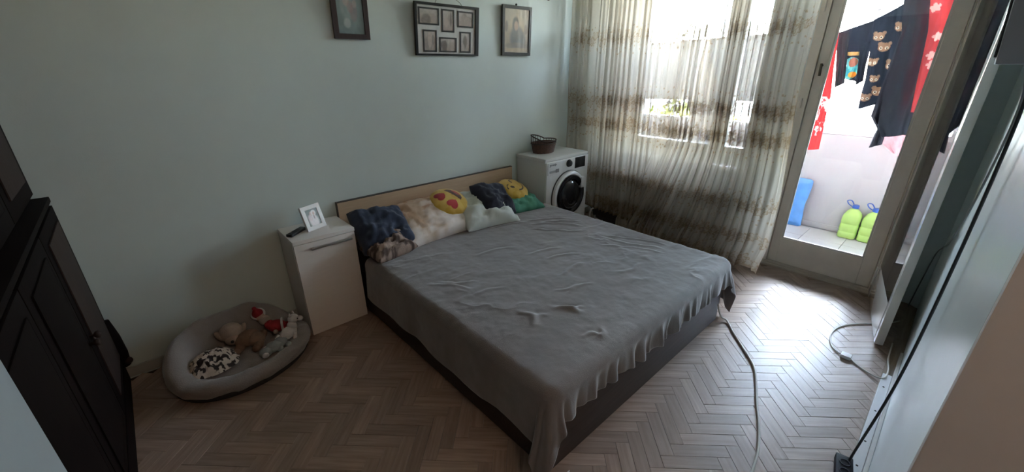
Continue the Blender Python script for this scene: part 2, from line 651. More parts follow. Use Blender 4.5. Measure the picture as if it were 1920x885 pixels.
box(sb, XB - 0.03, XB + 0.1, DY0 - 0.02, DY1 + 0.03, 0.0, 0.028, bev=0.008)
box(sb, XB - 0.048, XB - 0.028, DY0 - 0.02, DY1 + 0.03, 0.0, 0.014, bev=0.005)
obj('threshold', sb, mat('worn_ivory_threshold', (0.56, 0.51, 0.44), 0.45, var=0.2, vscale=9), door)
hb = B()
tube(hb, [(XD - 0.0, GY1 + 0.032, 1.60), (XD - 0.03, GY1 + 0.032, 1.60)], 0.008)
tube(hb, smooth_path([(XD - 0.03, GY1 + 0.032, 1.612), (XD - 0.034, GY1 + 0.03, 1.575), (XD - 0.03, GY1 + 0.028, 1.53)], 4), 0.0085)
obj('door_handle', hb, mat('dark_brass', (0.12, 0.10, 0.075), 0.4, metal=0.7), door, angle=40)
for zz in (0.42, 1.3, 1.95):
    hb = B()
    tube(hb, [(XB - 0.012, DY1 + 0.002, zz), (XB - 0.012, DY1 + 0.002, zz + 0.07)], 0.007, 8)
    obj('hinge', hb, M_DOORP, door)

# opened inner leaf of the double door, swung back towards the front wall
ang = math.atan2(-2.785 + 2.642, 2.111 - 2.868)
LW = 0.775
t = thing('balcony_door_leaf', 'opened inner door leaf with glass pane, swung back against right wall', 'door', (2.868, -2.643, 0.0), rot=(0, 0, ang))
T0, T1 = -0.0, 0.042      # local y; leaf runs along local +x


def lbox(nm, m, x0, x1, z0, z1, y0=T0, y1=T1, par=None, bev=0.004):
    q = B()
    box(q, x0, x1, y0, y1, z0, z1, bev=bev)
    return obj(nm, q, m, par or t, angle=40)


lbox('stile', M_LEAFP, 0.0, 0.10, 0.012, 2.14)
lbox('stile', M_LEAFP, LW - 0.06, LW, 0.012, 2.14)
lbox('rail', M_LEAFP, 0.1005, LW - 0.0605, 0.012, 0.27)
lbox('rail', M_LEAFP, 0.1005, LW - 0.0605, 2.04, 2.14)
lbox('pane', pane_mat('leaf_glass', (0.86, 0.92, 0.9)), 0.101, LW - 0.061, 0.271, 2.039, 0.001, 0.005, bev=0)
for zz in (0.2, 1.05, 1.9):
    q = B()
    tube(q, [(-0.006, T1 + 0.004, zz), (-0.006, T1 + 0.004, zz + 0.08)], 0.008, 8)
    obj('hinge', q, mat('hinge_steel', (0.55, 0.53, 0.5), 0.3, metal=0.8), t)
q = B()
box(q, 0.03, 0.07, -0.006, T0 - 0.0002, 0.1, 0.24, bev=0.002)
# small white plate on the face turned to the room
obj('white_plate', q, mat('plate_white', (0.7, 0.7, 0.68), 0.6), t)

# ------------------------------------------------------------------ balcony
XP = 4.22
bf = struct(bx('floor_balcony', mat('tile_joint_grey', (0.45, 0.44, 0.43), 0.8), (XB + 0.281, XP + 0.16, -3.7, 0.6, -0.12, -0.012)))
M_TILE = mat('pale_ceramic_tile', (0.52, 0.51, 0.50), 0.4, var=0.06, vscale=6)
bt = B()
box(bt, -0.162, 0.162, -0.162, 0.162, -0.012, 0.0, bev=0.0015, seg=1)
tile_me = bpy.data.meshes.new('tile')
bmesh.ops.recalc_face_normals(bt, faces=bt.faces[:])
bt.to_mesh(tile_me)
bt.free()
tile_me.materials.append(M_TILE)
for ix in range(3):
    for iy in range(12):
        o = bpy.data.objects.new('tile', tile_me)
        COLL.objects.link(o)
        o.parent = bf
        o.location = (XB + 0.281 + 0.165 + ix * 0.328, -3.45 + iy * 0.328, 0)
        if o.location.x + 0.165 > XP:
            o.location.x = XP - 0.166
M_FAC = mat('added_dark_skin', (0.22, 0.22, 0.22), 0.85, var=0.1, vscale=20)  # unseen dark skin added to the outer wall, cuts bounce onto the parapet
b = B()
fx0, fx1 = XB + 0.2805, XB + 0.292
for d in ((WY1, 0.6, 0, HC), (WY0, WY1, 0, WZ0), (WY0, WY1, WZ1, HC), (DY1, WY0, 0, HC), (DY0, DY1, DZ1, HC), (-3.7, DY0, 0, HC)):
    box(b, fx0, fx1, *d)
struct(obj('wall_added_skin', b, M_FAC))
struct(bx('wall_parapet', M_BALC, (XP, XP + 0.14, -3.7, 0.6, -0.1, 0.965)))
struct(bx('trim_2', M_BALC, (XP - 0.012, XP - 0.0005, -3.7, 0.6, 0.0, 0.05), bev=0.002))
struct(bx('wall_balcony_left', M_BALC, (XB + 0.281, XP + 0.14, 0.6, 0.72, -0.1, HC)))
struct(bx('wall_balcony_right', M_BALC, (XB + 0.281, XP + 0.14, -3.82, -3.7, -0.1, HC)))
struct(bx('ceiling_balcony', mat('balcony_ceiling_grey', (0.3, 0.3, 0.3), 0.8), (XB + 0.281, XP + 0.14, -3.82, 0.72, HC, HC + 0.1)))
bw = struct(thing('window_2', None, None, (XP + 0.07, -1.5, 0.966)))
b = B()
box(b, XP + 0.03, XP + 0.1, -3.7, 0.6, 0.966, 1.01)
box(b, XP + 0.03, XP + 0.1, -3.7, 0.6, 2.66, 2.78)
obj('window_frame', b, M_WHITE, bw)
MY = (-3.3, -1.985, -0.66, 0.56)
for yv in MY:
    bx('mullion', M_WHITE, (XP + 0.045, XP + 0.085, yv - 0.014, yv + 0.014, 1.011, 2.659), bw)
for y0, y1 in zip(MY, MY[1:]):
    bx('pane', M_GLASS, (XP + 0.062, XP + 0.066, y0 + 0.0145, y1 - 0.0145, 1.011, 2.659), bw)
struct(bx('ground', mat('ground_grey_green', (0.42, 0.42, 0.38), 0.9, col2=(0.5, 0.49, 0.47), vscale=0.2), (4.5, 160, -90, 90, -9.2, -9.0)))


def tree(loc, hgt, rad, label, seed, cols):
    rg = np.random.default_rng(seed)
    tr = thing('tree', label, 'tree', loc)
    bm_ = B()
    tube(bm_, smooth_path([(loc[0], loc[1], loc[2]), (loc[0] + 0.2, loc[1] + 0.1, loc[2] + hgt * 0.4), (loc[0], loc[1], loc[2] + hgt * 0.8)], 4), 0.2, 8, rad=None)
    obj('trunk', bm_, mat('bark', (0.12, 0.09, 0.06), 0.9), tr)
    n = 1500
    th, ph, rr_ = rg.random(n) * 2 * PI, np.arccos(rg.random(n) * 2 - 1), rad * rg.random(n) ** 0.45
    c = np.stack([rr_ * np.sin(ph) * np.cos(th), rr_ * np.sin(ph) * np.sin(th), rr_ * np.cos(ph) * 0.9], 1) + np.array([loc[0], loc[1], loc[2] + hgt * 0.75])
    vs, fs = [], []
    for i in range(n):
        a, bb_ = rg.normal(size=3), rg.normal(size=3)
        a /= np.linalg.norm(a)
        bb_ = np.cross(a, bb_)
        bb_ /= np.linalg.norm(bb_)
        s = 0.16 + 0.1 * rg.random()
        k = len(vs)
        vs += [tuple(c[i] + a * s), tuple(c[i] + bb_ * s * 0.6), tuple(c[i] - a * s), tuple(c[i] - bb_ * s * 0.6)]
        fs.append((k, k + 1, k + 2, k + 3))
    me = bpy.data.meshes.new('foliage')
    me.from_pydata(vs, [], fs)
    o = link('foliage', me, mat('leaf_' + str(seed), cols[0], 0.6, col2=cols[1], vscale=1.2), tr)
    o['kind'] = 'stuff'


tree((17.0, 5.4, -9.0), 9.5, 2.6, 'sunlit green tree seen through the sheer curtain and window', 1, ((0.16, 0.30, 0.05), (0.45, 0.40, 0.06)))
tree((24.0, -5.2, -9.0), 9.0, 2.2, 'hazy tree outside balcony seen between hanging clothes', 2, ((0.12, 0.26, 0.10), (0.2, 0.32, 0.12)))

# ------------------------------------------------------------------ bed
W, Lb = 1.684, 2.005
M_BEDF = wood_mat('dark_wenge_board', (0.060, 0.040, 0.034), (0.035, 0.022, 0.018), rough=0.5, axis=0)
M_HEAD = wood_mat('pale_maple_laminate', (0.60, 0.45, 0.31), (0.53, 0.39, 0.26), rough=0.5, axis=0)
t = thing('bed', 'double bed with pale maple headboard and dark brown box base', 'bed', (W / 2, -Lb / 2, 0))
hbm = bx('headboard', M_HEAD, (-0.02, 1.60, -0.045, -0.017, 0.02, 0.747), t, bev=0.002)
hbm['label'] = 'pale maple laminate headboard with dark edge'
bx('edge_strip', mat('dark_edge_band', (0.06, 0.045, 0.035), 0.5), (-0.021, 1.601, -0.046, -0.016, 0.7475, 0.7515), hbm)
bx('edge_strip', mat('dark_edge_band', (0.06, 0.045, 0.035), 0.5), (-0.0245, -0.0205, -0.046, -0.016, 0.02, 0.7515), hbm)
bx('side_board', M_BEDF, (0.0, 0.022, -Lb + 0.023, -0.047, 0.0, 0.30), t, bev=0.002)
bx('side_board', M_BEDF, (W - 0.022, W, -Lb + 0.023, -0.047, 0.0, 0.30), t, bev=0.002)
bx('foot_board', M_BEDF, (0.0, W, -Lb, -Lb + 0.022, 0.0, 0.30), t, bev=0.002)
mt = bx('mattress', mat('brown_ticking', (0.075, 0.058, 0.05), 0.8, bump=0.2, bscale=90), (0.015, W - 0.015, -Lb + 0.025, -0.048, 0.20, 0.445), t, bev=0.045, seg=4)

# blanket: cloth laid over the mattress, falling over both sides and the foot
MT = 0.452
sl_, sr_, tf, t0 = 0.275, 0.30, 0.160, 0.395
ns, nt_ = 440, 430
S, T = np.meshgrid(np.linspace(-sl_, W + sr_, ns), np.linspace(t0, Lb + tf, nt_))
RB = 0.05
iS = np.clip(S, RB - 0.012, W - RB + 0.012)
iT = np.minimum(T, Lb - RB + 0.012)
dS, dT = S - iS, T - iT
# ragged hem: overhang lengths vary along each side
hemL = 1 + 0.10 * fbm(T * 2.2, T * 0 + 3.3, o=3)
hemF = 1 + 0.22 * fbm(S * 2.6, S * 0 + 8.3, o=3)
dS = np.where(dS < 0, dS * hemL, dS)
dT = dT * hemF
r = np.hypot(dS, dT)
ux, uy = np.where(r > 1e-6, dS / np.maximum(r, 1e-6), 0), np.where(r > 1e-6, dT / np.maximum(r, 1e-6), 0)
arc = RB * PI / 2
out = np.where(r < arc, RB * np.sin(np.minimum(r, arc) / RB), RB)
dwn = np.where(r < arc, RB * (1 - np.cos(np.minimum(r, arc) / RB)), RB + (r - arc))
cm_ = np.clip(np.minimum(np.abs(dS), np.abs(dT)) / 0.10, 0, 1)
r = r * (1 + 0.22 * cm_)
out = np.where(r < arc, RB * np.sin(np.minimum(r, arc) / RB), RB)
dwn = np.where(r < arc, RB * (1 - np.cos(np.minimum(r, arc) / RB)), RB + (r - arc))
corner = np.minimum(np.abs(dS), np.abs(dT)) > 0
thc = np.arctan2(np.abs(dT), np.abs(dS) + 1e-9)
peri = np.where(dT > np.abs(dS), S * 1.0 + 5, T * 1.0)
fall = np.clip(r - arc, 0, 1)
# folds of the hanging part
foldF = (np.sin(S * 44 + 9.0 * fbm(S * 3, S * 0 + 1.2)) + 0.6 * np.sin(S * 83 + 7 * fbm(S * 5, S * 0 + 2.2))) * (0.55 + 0.9 * fbm(S * 4, T * 0 + 7.7))
foldL = np.sin(T * 17 + 3.0 * fbm(T * 2.5, T * 0 + 4.2)) * (0.5 + 0.6 * fbm(T * 3, S * 0 + 2.7))
wF = uy ** 2
fold = foldF * wF + 0.55 * foldL * (1 - wF)
cf = np.clip(np.minimum(np.abs(dS), np.abs(dT)) / 0.05, 0, 1)
fold = fold * (1 - cf) + cf * np.cos(thc * 8 + 0.5) * 0.9
out = out + 0.016 + fall * 0.07 + fold * np.minimum(fall / 0.10, 1) * 0.017 + cf * fall * 0.24
X = iS + ux * out
Y = -(iT + uy * out)
Z = MT + 0.0 * X - dwn
topm = 1 - sstep(0.0, arc, r)
# creases on the top
nx, ny = S * 1.0, T * 1.0
rid = 1 - np.abs(fbm(nx * 3.2 + 0.5 * fbm(nx * 2, ny * 2, 3.0), ny * 5.0, 1.3, 4)) * 2.0
rid = np.clip(rid, 0, 1) ** 2.5
msk = sstep(0.0, 0.35, fbm(nx * 1.6 + 9, ny * 1.6 + 4, 2.2, 3) + 0.08)
H = 0.006 * fbm(nx * 2.1, ny * 2.1, 0.4, 3) + 0.0065 * rid * msk + 0.0022 * fbm(nx * 16, ny * 16, 5.0, 3)


def crease(x0, y0, x1, y1, hgt, wd, bend=0.0):
    """raised crease from (x0,y0) to (x1,y1) on the bed top"""
    d = np.array([x1 - x0, y1 - y0])
    ln = np.hypot(*d)
    d = d / ln
    a = (nx - x0) * d[0] + (-ny - y0) * d[1]
    c = -(nx - x0) * d[1] + (-ny - y0) * d[0]
    c = c - bend * np.sin(np.clip(a / ln, 0, 1) * PI)
    c = c + 0.013 * fbm(nx * 11, ny * 14, 9.1, 2)
    e = sstep(-0.04, 0.04, a) * (1 - sstep(ln - 0.04, ln + 0.04, a))
    return 0.42 * hgt * e * (np.exp(-(c / wd) ** 2) - 0.35 * np.exp(-((c - wd * 1.8) / wd) ** 2))


for c in ((0.29, -1.55, 0.26, -1.66, .020, .020, .03), (0.31, -1.62, 0.36, -1.64, .014, .016, .01), (0.44, -1.63, 0.50, -1.74, .026, .018, .025),
          (0.49, -1.66, 0.54, -1.71, .02, .013, -.01), (0.36, -1.88, 0.42, -1.93, .016, .014, .02), (0.41, -1.93, 0.46, -1.90, .016, .012, -.01),
          (0.62, -1.58, 0.78, -1.60, .014, .012, .02), (0.58, -1.52, 0.72, -1.55, .012, .012, -.02), (0.80, -1.08, 1.02, -1.14, .012, .015, .01),
          (0.85, -1.22, 1.05, -1.30, .012, .013, .02), (1.22, -0.70, 1.45, -0.98, .018, .018, .03), (1.30, -0.72, 1.52, -0.90, .016, .016, .02),
          (1.15, -0.78, 1.38, -1.05, .014, .014, -.02), (1.25, -0.62, 1.50, -0.78, .013, .014, .01), (1.38, -1.24, 1.52, -1.62, .013, .016, -.02),
          (1.44, -1.26, 1.60, -1.60, .015, .014, .02), (1.28, -1.32, 1.46, -1.66, .010, .012, .01), (0.10, -0.98, 0.22, -1.18, .012, .014, .02),
          (0.16, -1.0, 0.30, -1.12, .012, .012, -.02), (0.55, -0.86, 0.8, -0.92, .009, .014, .02), (0.95, -0.55, 1.2, -0.62, .010, .013, .01),
          (0.75, -1.42, 0.95, -1.40, .010, .012, .015), (1.0, -1.62, 1.2, -1.66, .010, .014, -.02), (0.2, -1.25, 0.38, -1.3, .008, .012, .02)):
    H = H + crease(*c)
Z = Z + topm * H
X = X + (1 - topm) * 0.003 * fbm(Y * 9, Z * 9, 4.4, 3)
Y = Y + (1 - topm) * 0.004 * fbm(X * 9, Z * 9, 6.4, 3)
Z = np.maximum(Z, 0.012 + 0.004 * np.abs(fold))
blob = 0.5 + 0.5 * fbm(nx * 3.0, ny * 3.0, 8.8, 4)
base = np.array([0.178, 0.156, 0.150])
colB = base * (0.86 + 0.30 * blob + 0.10 * fbm(nx * 18, ny * 18, 3.3, 3))[..., None]
M_BLK = print_mat('grey_fleece', 0.75, bump=0.25, bscale=220, sheen=0.6, sheenr=0.4)
bl = grid('blanket', np.stack([X, Y, Z], -1), M_BLK, None, colB, thick=0.007)
tag(bl, 'rumpled charcoal grey fleece blanket spread over the double bed', 'blanket')
tgb = B()
box(tgb, 0.028, 0.046, -2.082, -2.079, 0.014, 0.046)
obj('care_tag', tgb, mat('white_satin', (0.8, 0.8, 0.82), 0.4), bl)['label'] = 'small white care tag at corner'

# ------------------------------------------------------------------ pillows and cushions


def pillow_mesh(name, m, wx, wy, h, p=4.0, n=44, seed=0, wr=0.012, colf=None, dog=0.06, sag=0.0):
    """closed pillow: two bulging sheets sewn round the rim"""
    u = np.sin(np.linspace(-PI / 2, PI / 2, n))
    U, V = np.meshgrid(u, u)
    rr_ = 1 - dog * (1 - U ** 2) * 1.0
    rc_ = 1 - dog * (1 - V ** 2) * 1.0
    x, y = U * wx / 2 * np.where(np.abs(U) > 0, rc_, 1), V * wy / 2 * rr_
    prof = ((1 - np.abs(U) ** p) * (1 - np.abs(V) ** p)) ** 0.5
    k = 1.0 / max(wx, 0.2)
    wrk = wr * fbm(U * 2.2 + seed, V * 2.2 + seed * 1.7, seed * 0.77, 3) + wr * 0.6 * (1 - np.abs(fbm(U * 3 + seed * 3, V * 3, seed + 4.4, 3)) * 2)
    zt = prof * (h / 2 + wrk * 2)
    zb = -prof * (h / 2)
    zz = sag * (fbm(U * 1.2 + seed * 5, V * 1.2, 1.1, 2))
    top = np.stack([x, y, zt + zz], -1)
    bot = np.stack([x, y, zb + zz], -1)
    me = bpy.data.meshes.new(name)
    idx = np.arange(n * n).reshape(n, n)
    idb = idx + n * n
    edge = np.zeros((n, n), bool)
    edge[0] = edge[-1] = edge[:, 0] = edge[:, -1] = True
    idb = np.where(edge, idx, idb)
    q1 = np.stack([idx[:-1, :-1], idx[:-1, 1:], idx[1:, 1:], idx[1:, :-1]], -1).reshape(-1, 4)
    q2 = np.stack([idb[:-1, :-1], idb[1:, :-1], idb[1:, 1:], idb[:-1, 1:]], -1).reshape(-1, 4)
    me.from_pydata(np.concatenate([top.reshape(-1, 3), bot.reshape(-1, 3)]).tolist(), [], np.concatenate([q1, q2]).tolist())
    if colf is not None:
        c = colf(U, V).reshape(-1, 3)
        c4 = np.concatenate([np.concatenate([c, c]), np.ones((2 * n * n, 1))], 1)
        me.color_attributes.new('Col', 'FLOAT_COLOR', 'POINT').data.foreach_set('color', c4.reshape(-1).astype(np.float32))
    bm_ = B()
    bm_.from_mesh(me)
    bmesh.ops.delete(bm_, geom=[v for v in bm_.verts if not v.link_faces], context='VERTS')
    bm_.to_mesh(me)
    bm_.free()
    return link(name, me, m, None, True)


def lerp3(a, b, t):
    return np.asarray(a) + (np.asarray(b) - np.asarray(a)) * np.asarray(t)[..., None]


def put(o, loc, rot, label, cat, group=None):
    o.location = loc
    o.rotation_euler = [math.radians(v) for v in rot]
    return tag(o, label, cat, group)


def beige_print(U, V):
    n1, n2 = fbm(U * 2.2 + 3, V * 2.2, 1.0, 4), fbm(U * 5, V * 5, 7.0, 3)
    c = lerp3((0.50, 0.36, 0.25), (0.76, 0.69, 0.64), sstep(-0.35, 0.3, n1 - 0.55 * V - 0.1))
    c = lerp3(c, (0.34, 0.17, 0.08), 0.9 * sstep(0.12, 0.5, n2) * sstep(-0.1, 0.4, -U * 0.5 + V * 0.6 + n1))
    band = (np.abs(U + 0.52 + 0.1 * V) < 0.10) & (np.abs(V) < 0.62)
    return lerp3(c, (0.36, 0.21, 0.11), 0.8 * band * (0.75 + 0.4 * n2))


def fur_print(U, V):
    n = fbm(U * 7, V * 5, 2.0, 4)
    return lerp3((0.07, 0.045, 0.035), (0.34, 0.25, 0.20), sstep(-0.25, 0.35, n))


def green_print(U, V):
    return lerp3((0.05, 0.20, 0.13), (0.09, 0.30, 0.20), sstep(-0.4, 0.4, fbm(U * 3, V * 3, 1.0, 3)))


M_NAVY = mat('navy_cotton', (0.022, 0.035, 0.070), 0.85, var=0.3, vscale=9, bump=0.25, bscale=160, sheen=0.15)
M_NAVY2 = mat('dark_navy_knit', (0.016, 0.020, 0.042), 0.85, var=0.3, vscale=9, bump=0.25, bscale=160, sheen=0.15)
M_MINT = mat('pale_mint_cotton', (0.66, 0.71, 0.67), 0.85, var=0.08, vscale=7, bump=0.2, bscale=120)
o = pillow_mesh('pillow', print_mat('beige_floral_cotton', 0.85, bump=0.2), 0.60, 0.44, 0.17, seed=3, colf=beige_print, n=60)
put(o, (0.545, -0.265, 0.545), (24, 0, 3), 'large beige and brown patterned pillow against middle of headboard', 'pillow')
o = pillow_mesh('pillow', print_mat('brown_patterned_cotton', 0.9, bump=0.4), 0.31, 0.21, 0.11, seed=9, colf=fur_print, wr=0.02)
put(o, (0.13, -0.445, 0.505), (10, 0, 10), 'brown mottled pillow lying under the left navy cushion', 'pillow')
o = pillow_mesh('cushion', M_NAVY, 0.37, 0.36, 0.16, p=6, seed=5, wr=0.016, dog=0.03)
put(o, (0.165, -0.29, 0.575), (32, 5, -4), 'navy blue cushion slumped at left end of headboard', 'cushion')
o = pillow_mesh('pillow', M_MINT, 0.50, 0.46, 0.16, seed=7, wr=0.03, dog=0.1)
put(o, (1.00, -0.33, 0.535), (20, 4, -6), 'pale mint white pillow right of the beige one', 'pillow')
o = pillow_mesh('cushion', print_mat('green_cotton', 0.85, bump=0.3), 0.38, 0.34, 0.12, seed=13, wr=0.02, colf=green_print)
put(o, (1.42, -0.30, 0.505), (10, 4, -6), 'green creased cushion at right end of bed under yellow one', 'cushion')
o = pillow_mesh('cushion', M_NAVY2, 0.31, 0.32, 0.16, seed=17, wr=0.014, dog=0.05)
put(o, (1.11, -0.345, 0.60), (34, 10, 4), 'dark navy cushion propped on the pale mint pillow', 'cushion')


def round_cushion(name, R, th, face):
    n, mrad = 96, 40
    A, T_ = np.meshgrid(np.linspace(0, 2 * PI, n, endpoint=False), np.linspace(0, 1, mrad))
    ph = (T_ - 0.5) * PI
    rr_ = R * np.cos(ph) ** 0.75
    z = th / 2 * np.sign(np.sin(ph)) * np.abs(np.sin(ph)) ** 1.0
    pk = 1 + 0.02 * np.sin(A * 14) * (np.abs(np.sin(ph)) < 0.35)
    P = np.stack([rr_ * pk * np.cos(A), rr_ * pk * np.sin(A), z], -1)
    # fine colour comes from a denser face disc laid on the front
    return P, A, T_


def yellow(x, y):
    return lerp3((0.60, 0.37, 0.045), (0.66, 0.44, 0.09), sstep(-0.3, 0.3, fbm(x * 4, y * 4, 1, 2)))


def heart(x, y, cx, cy_, s, a):
    ca, sa = math.cos(a), math.sin(a)
    X_, Y_ = ((x - cx) * ca + (y - cy_) * sa) / s, (-(x - cx) * sa + (y - cy_) * ca) / s
    return ((X_ ** 2 + Y_ ** 2 - 1) ** 3 - X_ ** 2 * Y_ ** 3) < 0


def turn(x, y, a):
    ca, sa = math.cos(math.radians(a)), math.sin(math.radians(a))
    return x * ca + y * sa, -x * sa + y * ca


def emoji(name, face_fn, R, th, ang):
    n, mr = 160, 110
    A, T_ = np.meshgrid(np.linspace(0, 2 * PI, n, endpoint=False), np.linspace(0.002, 0.998, mr))
    ph = (T_ - 0.5) * PI
    rr_ = R * np.maximum(np.cos(ph), 0) ** 0.8
    z = th / 2 * np.sin(ph)
    pk = 1 + 0.012 * np.sin(A * 13 + 1) * np.exp(-(ph / 0.35) ** 2)
    x, y = rr_ * pk * np.cos(A), rr_ * pk * np.sin(A)
    P = np.stack([x, y, z + 0.004 * fbm(x * 20, y * 20, 2, 2) * (rr_ / R)], -1)
    c = yellow(x / R, y / R)
    c = np.where((z > 0)[..., None], face_fn(*turn(x / R, y / R, ang), c), c)
    o = grid(name, P, print_mat('yellow_plush', 0.8, bump=0.3, bscale=300, sheen=0.3), None, c, wrap=True)
    return o


def face_hearts(x, y, c):
    for cx, a in ((-0.40, 0.12), (0.36, -0.12)):
        c = np.where(heart(x, y, cx, 0.20, 0.26, a)[..., None], np.array((0.42, 0.02, 0.02)), c)
    mouth = (np.hypot(x / 0.52, (y + 0.28) / 0.42) < 1) & (y < -0.28)
    c = np.where(mouth[..., None], np.array((0.10, 0.035, 0.02)), c)
    tongue = (np.hypot(x / 0.28, (y + 0.62) / 0.13) < 1) & mouth
    return np.where(tongue[..., None], np.array((0.45, 0.05, 0.04)), c)


def face_wink(x, y, c):
    eye = np.hypot((x + 0.36) / 0.10, (y - 0.22) / 0.15) < 1
    wink = (np.abs(np.hypot((x - 0.36) / 0.2, (y - 0.16) / 0.16) - 1) < 0.28) & (y > 0.17)
    brow = (np.abs(np.hypot((x + 0.36) / 0.22, (y - 0.42) / 0.14) - 1) < 0.2) & (y > 0.46)
    smile = (np.abs(np.hypot(x / 0.5, (y + 0.12) / 0.42) - 1) < 0.10) & (y < -0.2)
    c = np.where((eye | wink | brow | smile)[..., None], np.array((0.06, 0.035, 0.015)), c)
    return c


o = emoji('face_cushion', face_hearts, 0.15, 0.12, 112)
put(o, (0.735, -0.255, 0.636), (24, -3, 0), 'round yellow face cushion with red heart eyes on pillows', 'cushion')
o = emoji('face_cushion', face_wink, 0.14, 0.11, 62)
put(o, (1.42, -0.25, 0.605), (22, 6, 0), 'round yellow winking face cushion on green cushion beside washing machine', 'cushion')

# ------------------------------------------------------------------ bedside cabinet with photo frame and remote
M_CAB = mat('white_ash_laminate', (0.82, 0.77, 0.72), 0.45, var=0.05, vscale=10, stretch=(1, 1, 8))
t = thing('bedside_cabinet', 'white bedside cabinet between the bed and pet bed', 'cabinet', (-0.22, -0.17, 0))
b = B()
box(b, -0.402, -0.386, -0.302, -0.012, 0.0, 0.632)
box(b, -0.051, -0.035, -0.302, -0.012, 0.0, 0.632)
box(b, -0.386, -0.051, -0.302, -0.012, 0.03, 0.046)
box(b, -0.386, -0.051, -0.02, -0.012, 0.046, 0.632)
obj('body', b, M_CAB, t)
bx('cabinet_top', M_CAB, (-0.404, -0.033, -0.322, -0.012, 0.6325, 0.6555), t, bev=0.002)
dr = bx('door', M_CAB, (-0.401, -0.036, -0.321, -0.3035, 0.004, 0.629), t, bev=0.002)
b = B()
box(b, -0.312, -0.062, -0.345, -0.333, 0.586, 0.600, bev=0.003)
for xx in (-0.295, -0.08):
    tube(b, [(xx, -0.322, 0.593), (xx, -0.338, 0.593)], 0.005, 8)
obj('handle', b, mat('brushed_nickel', (0.42, 0.40, 0.38), 0.35, metal=0.9), dr, angle=40)

t = thing('photo_frame', 'small white frame with wedding photo on the bedside cabinet', 'picture frame', (-0.215, -0.185, 0.6558), rot=(math.radians(-16), 0, math.radians(20)))
b = B()
fwid, fhei, fb = 0.135, 0.155, 0.025
for d in ((-fwid / 2, -fwid / 2 + fb, 0, fhei), (fwid / 2 - fb, fwid / 2, 0, fhei), (-fwid / 2 + fb, fwid / 2 - fb, 0, fb), (-fwid / 2 + fb, fwid / 2 - fb, fhei - fb, fhei)):
    box(b, d[0], d[1], -0.008, 0.008, d[2], d[3])
obj('frame', b, mat('white_frame', (0.80, 0.80, 0.79), 0.35), t)


def picture(name, x0, x1, z0, z1, y, colf, par, m=None, nx_=60, nz_=80):
    U, V = np.meshgrid(np.linspace(0, 1, nx_), np.linspace(0, 1, nz_))
    P = np.stack([x0 + (x1 - x0) * U, np.full_like(U, y), z0 + (z1 - z0) * V], -1)
    return grid(name, P, m or print_mat('photo_print', 0.25), par, colf(U, V), smooth=False, thick=0.001)


def ell(u, v, cx, cy_, rx, ry, soft=0.15):
    return 1 - sstep(1 - soft, 1 + soft, np.hypot((u - cx) / rx, (v - cy_) / ry))


def paint(u, v, bg, shapes, n=0.04, seed=1):
    c = lerp3(bg[0], bg[1], np.clip(v + 0.2 * fbm(u * 4, v * 4, seed, 3), 0, 1))
    for (cx, cy_, rx, ry, col, al) in shapes:
        c = lerp3(c, col, al * ell(u, v, cx, cy_, rx, ry, 0.25))
    return np.clip(c * (1 + n * 3 * fbm(u * 9, v * 9, seed + 3, 3))[..., None], 0.005, 1)


picture('photograph', -fwid / 2 + fb, fwid / 2 - fb, fb, fhei - fb, -0.004,
        lambda u, v: paint(u, v, ((0.10, 0.11, 0.10), (0.07, 0.09, 0.08)), ((0.5, 0.25, 0.36, 0.42, (0.75, 0.70, 0.70), 1), (0.42, 0.72, 0.12, 0.13, (0.55, 0.36, 0.30), 1), (0.62, 0.75, 0.2, 0.18, (0.72, 0.68, 0.68), 1), (0.62, 0.72, 0.09, 0.10, (0.55, 0.38, 0.33), 1), (0.6, 0.5, 0.06, 0.12, (0.2, 0.12, 0.12), .8), (0.3, 0.5, 0.18, 0.2, (0.6, 0.5, 0.5), .7))), t)
b = B()
box(b, -0.02, 0.02, 0.010, 0.014, 0.012, 0.12)
st = obj('easel_back', b, mat('grey_card', (0.2, 0.2, 0.2), 0.8), t)

rc_t = thing('remote_control', 'black remote control lying on the bedside cabinet beside the frame', 'remote control', (-0.335, -0.175, 0.6556), rot=(0, 0, math.radians(38)))
b = B()
box(b, -0.07, 0.07, -0.021, 0.021, 0.0, 0.018, bev=0.007, seg=3)
obj('body', b, M_DARK, rc_t, angle=50)
b = B()
for i in range(5):
    for j in range(3):
        box(b, -0.05 + i * 0.018, -0.04 + i * 0.018, -0.013 + j * 0.010, -0.007 + j * 0.010, 0.0182, 0.0196)
obj('buttons', b, mat('grey_rubber', (0.05, 0.05, 0.055), 0.6), rc_t)

# ------------------------------------------------------------------ washing machine
wl, wr_, wf, wb = 1.682, 2.278, -0.402, -0.02
M_WM = mat('white_enamel', (0.70, 0.71, 0.71), 0.3)
t = thing('washing_machine', 'white front loading washing machine beside the bed head', 'washing machine', ((wl + wr_) / 2, (wf + wb) / 2, 0))
bx('body', mat('white_side_enamel', (0.62, 0.63, 0.63), 0.4), (wl + 0.004, wr_ - 0.004, wf + 0.022, wb, 0.012, 0.822), t, bev=0.008)
bx('top_panel', mat('white_laminate_top', (0.68, 0.69, 0.68), 0.35), (wl, wr_, wf + 0.012, wb + 0.005, 0.8225, 0.85), t, bev=0.008)
bx('front_panel', M_WM, (wl + 0.002, wr_ - 0.002, wf, wf + 0.0215, 0.10, 0.8215), t, bev=0.010, seg=3)
bx('plinth', M_WM, (wl + 0.004, wr_ - 0.004, wf + 0.004, wf + 0.0215, 0.012, 0.098), t, bev=0.003)
FR = Matrix.Translation((1.99, wf - 0.0002, 0.475)) @ Matrix.Rotation(PI / 2, 4, 'X')     # local z -> -Y
b = B()
lathe(b, [(0.236, 0.0005), (0.236, 0.010), (0.232, 0.010), (0.232, 0.0005)], 64, cap0=False, cap1=False, frame=FR)
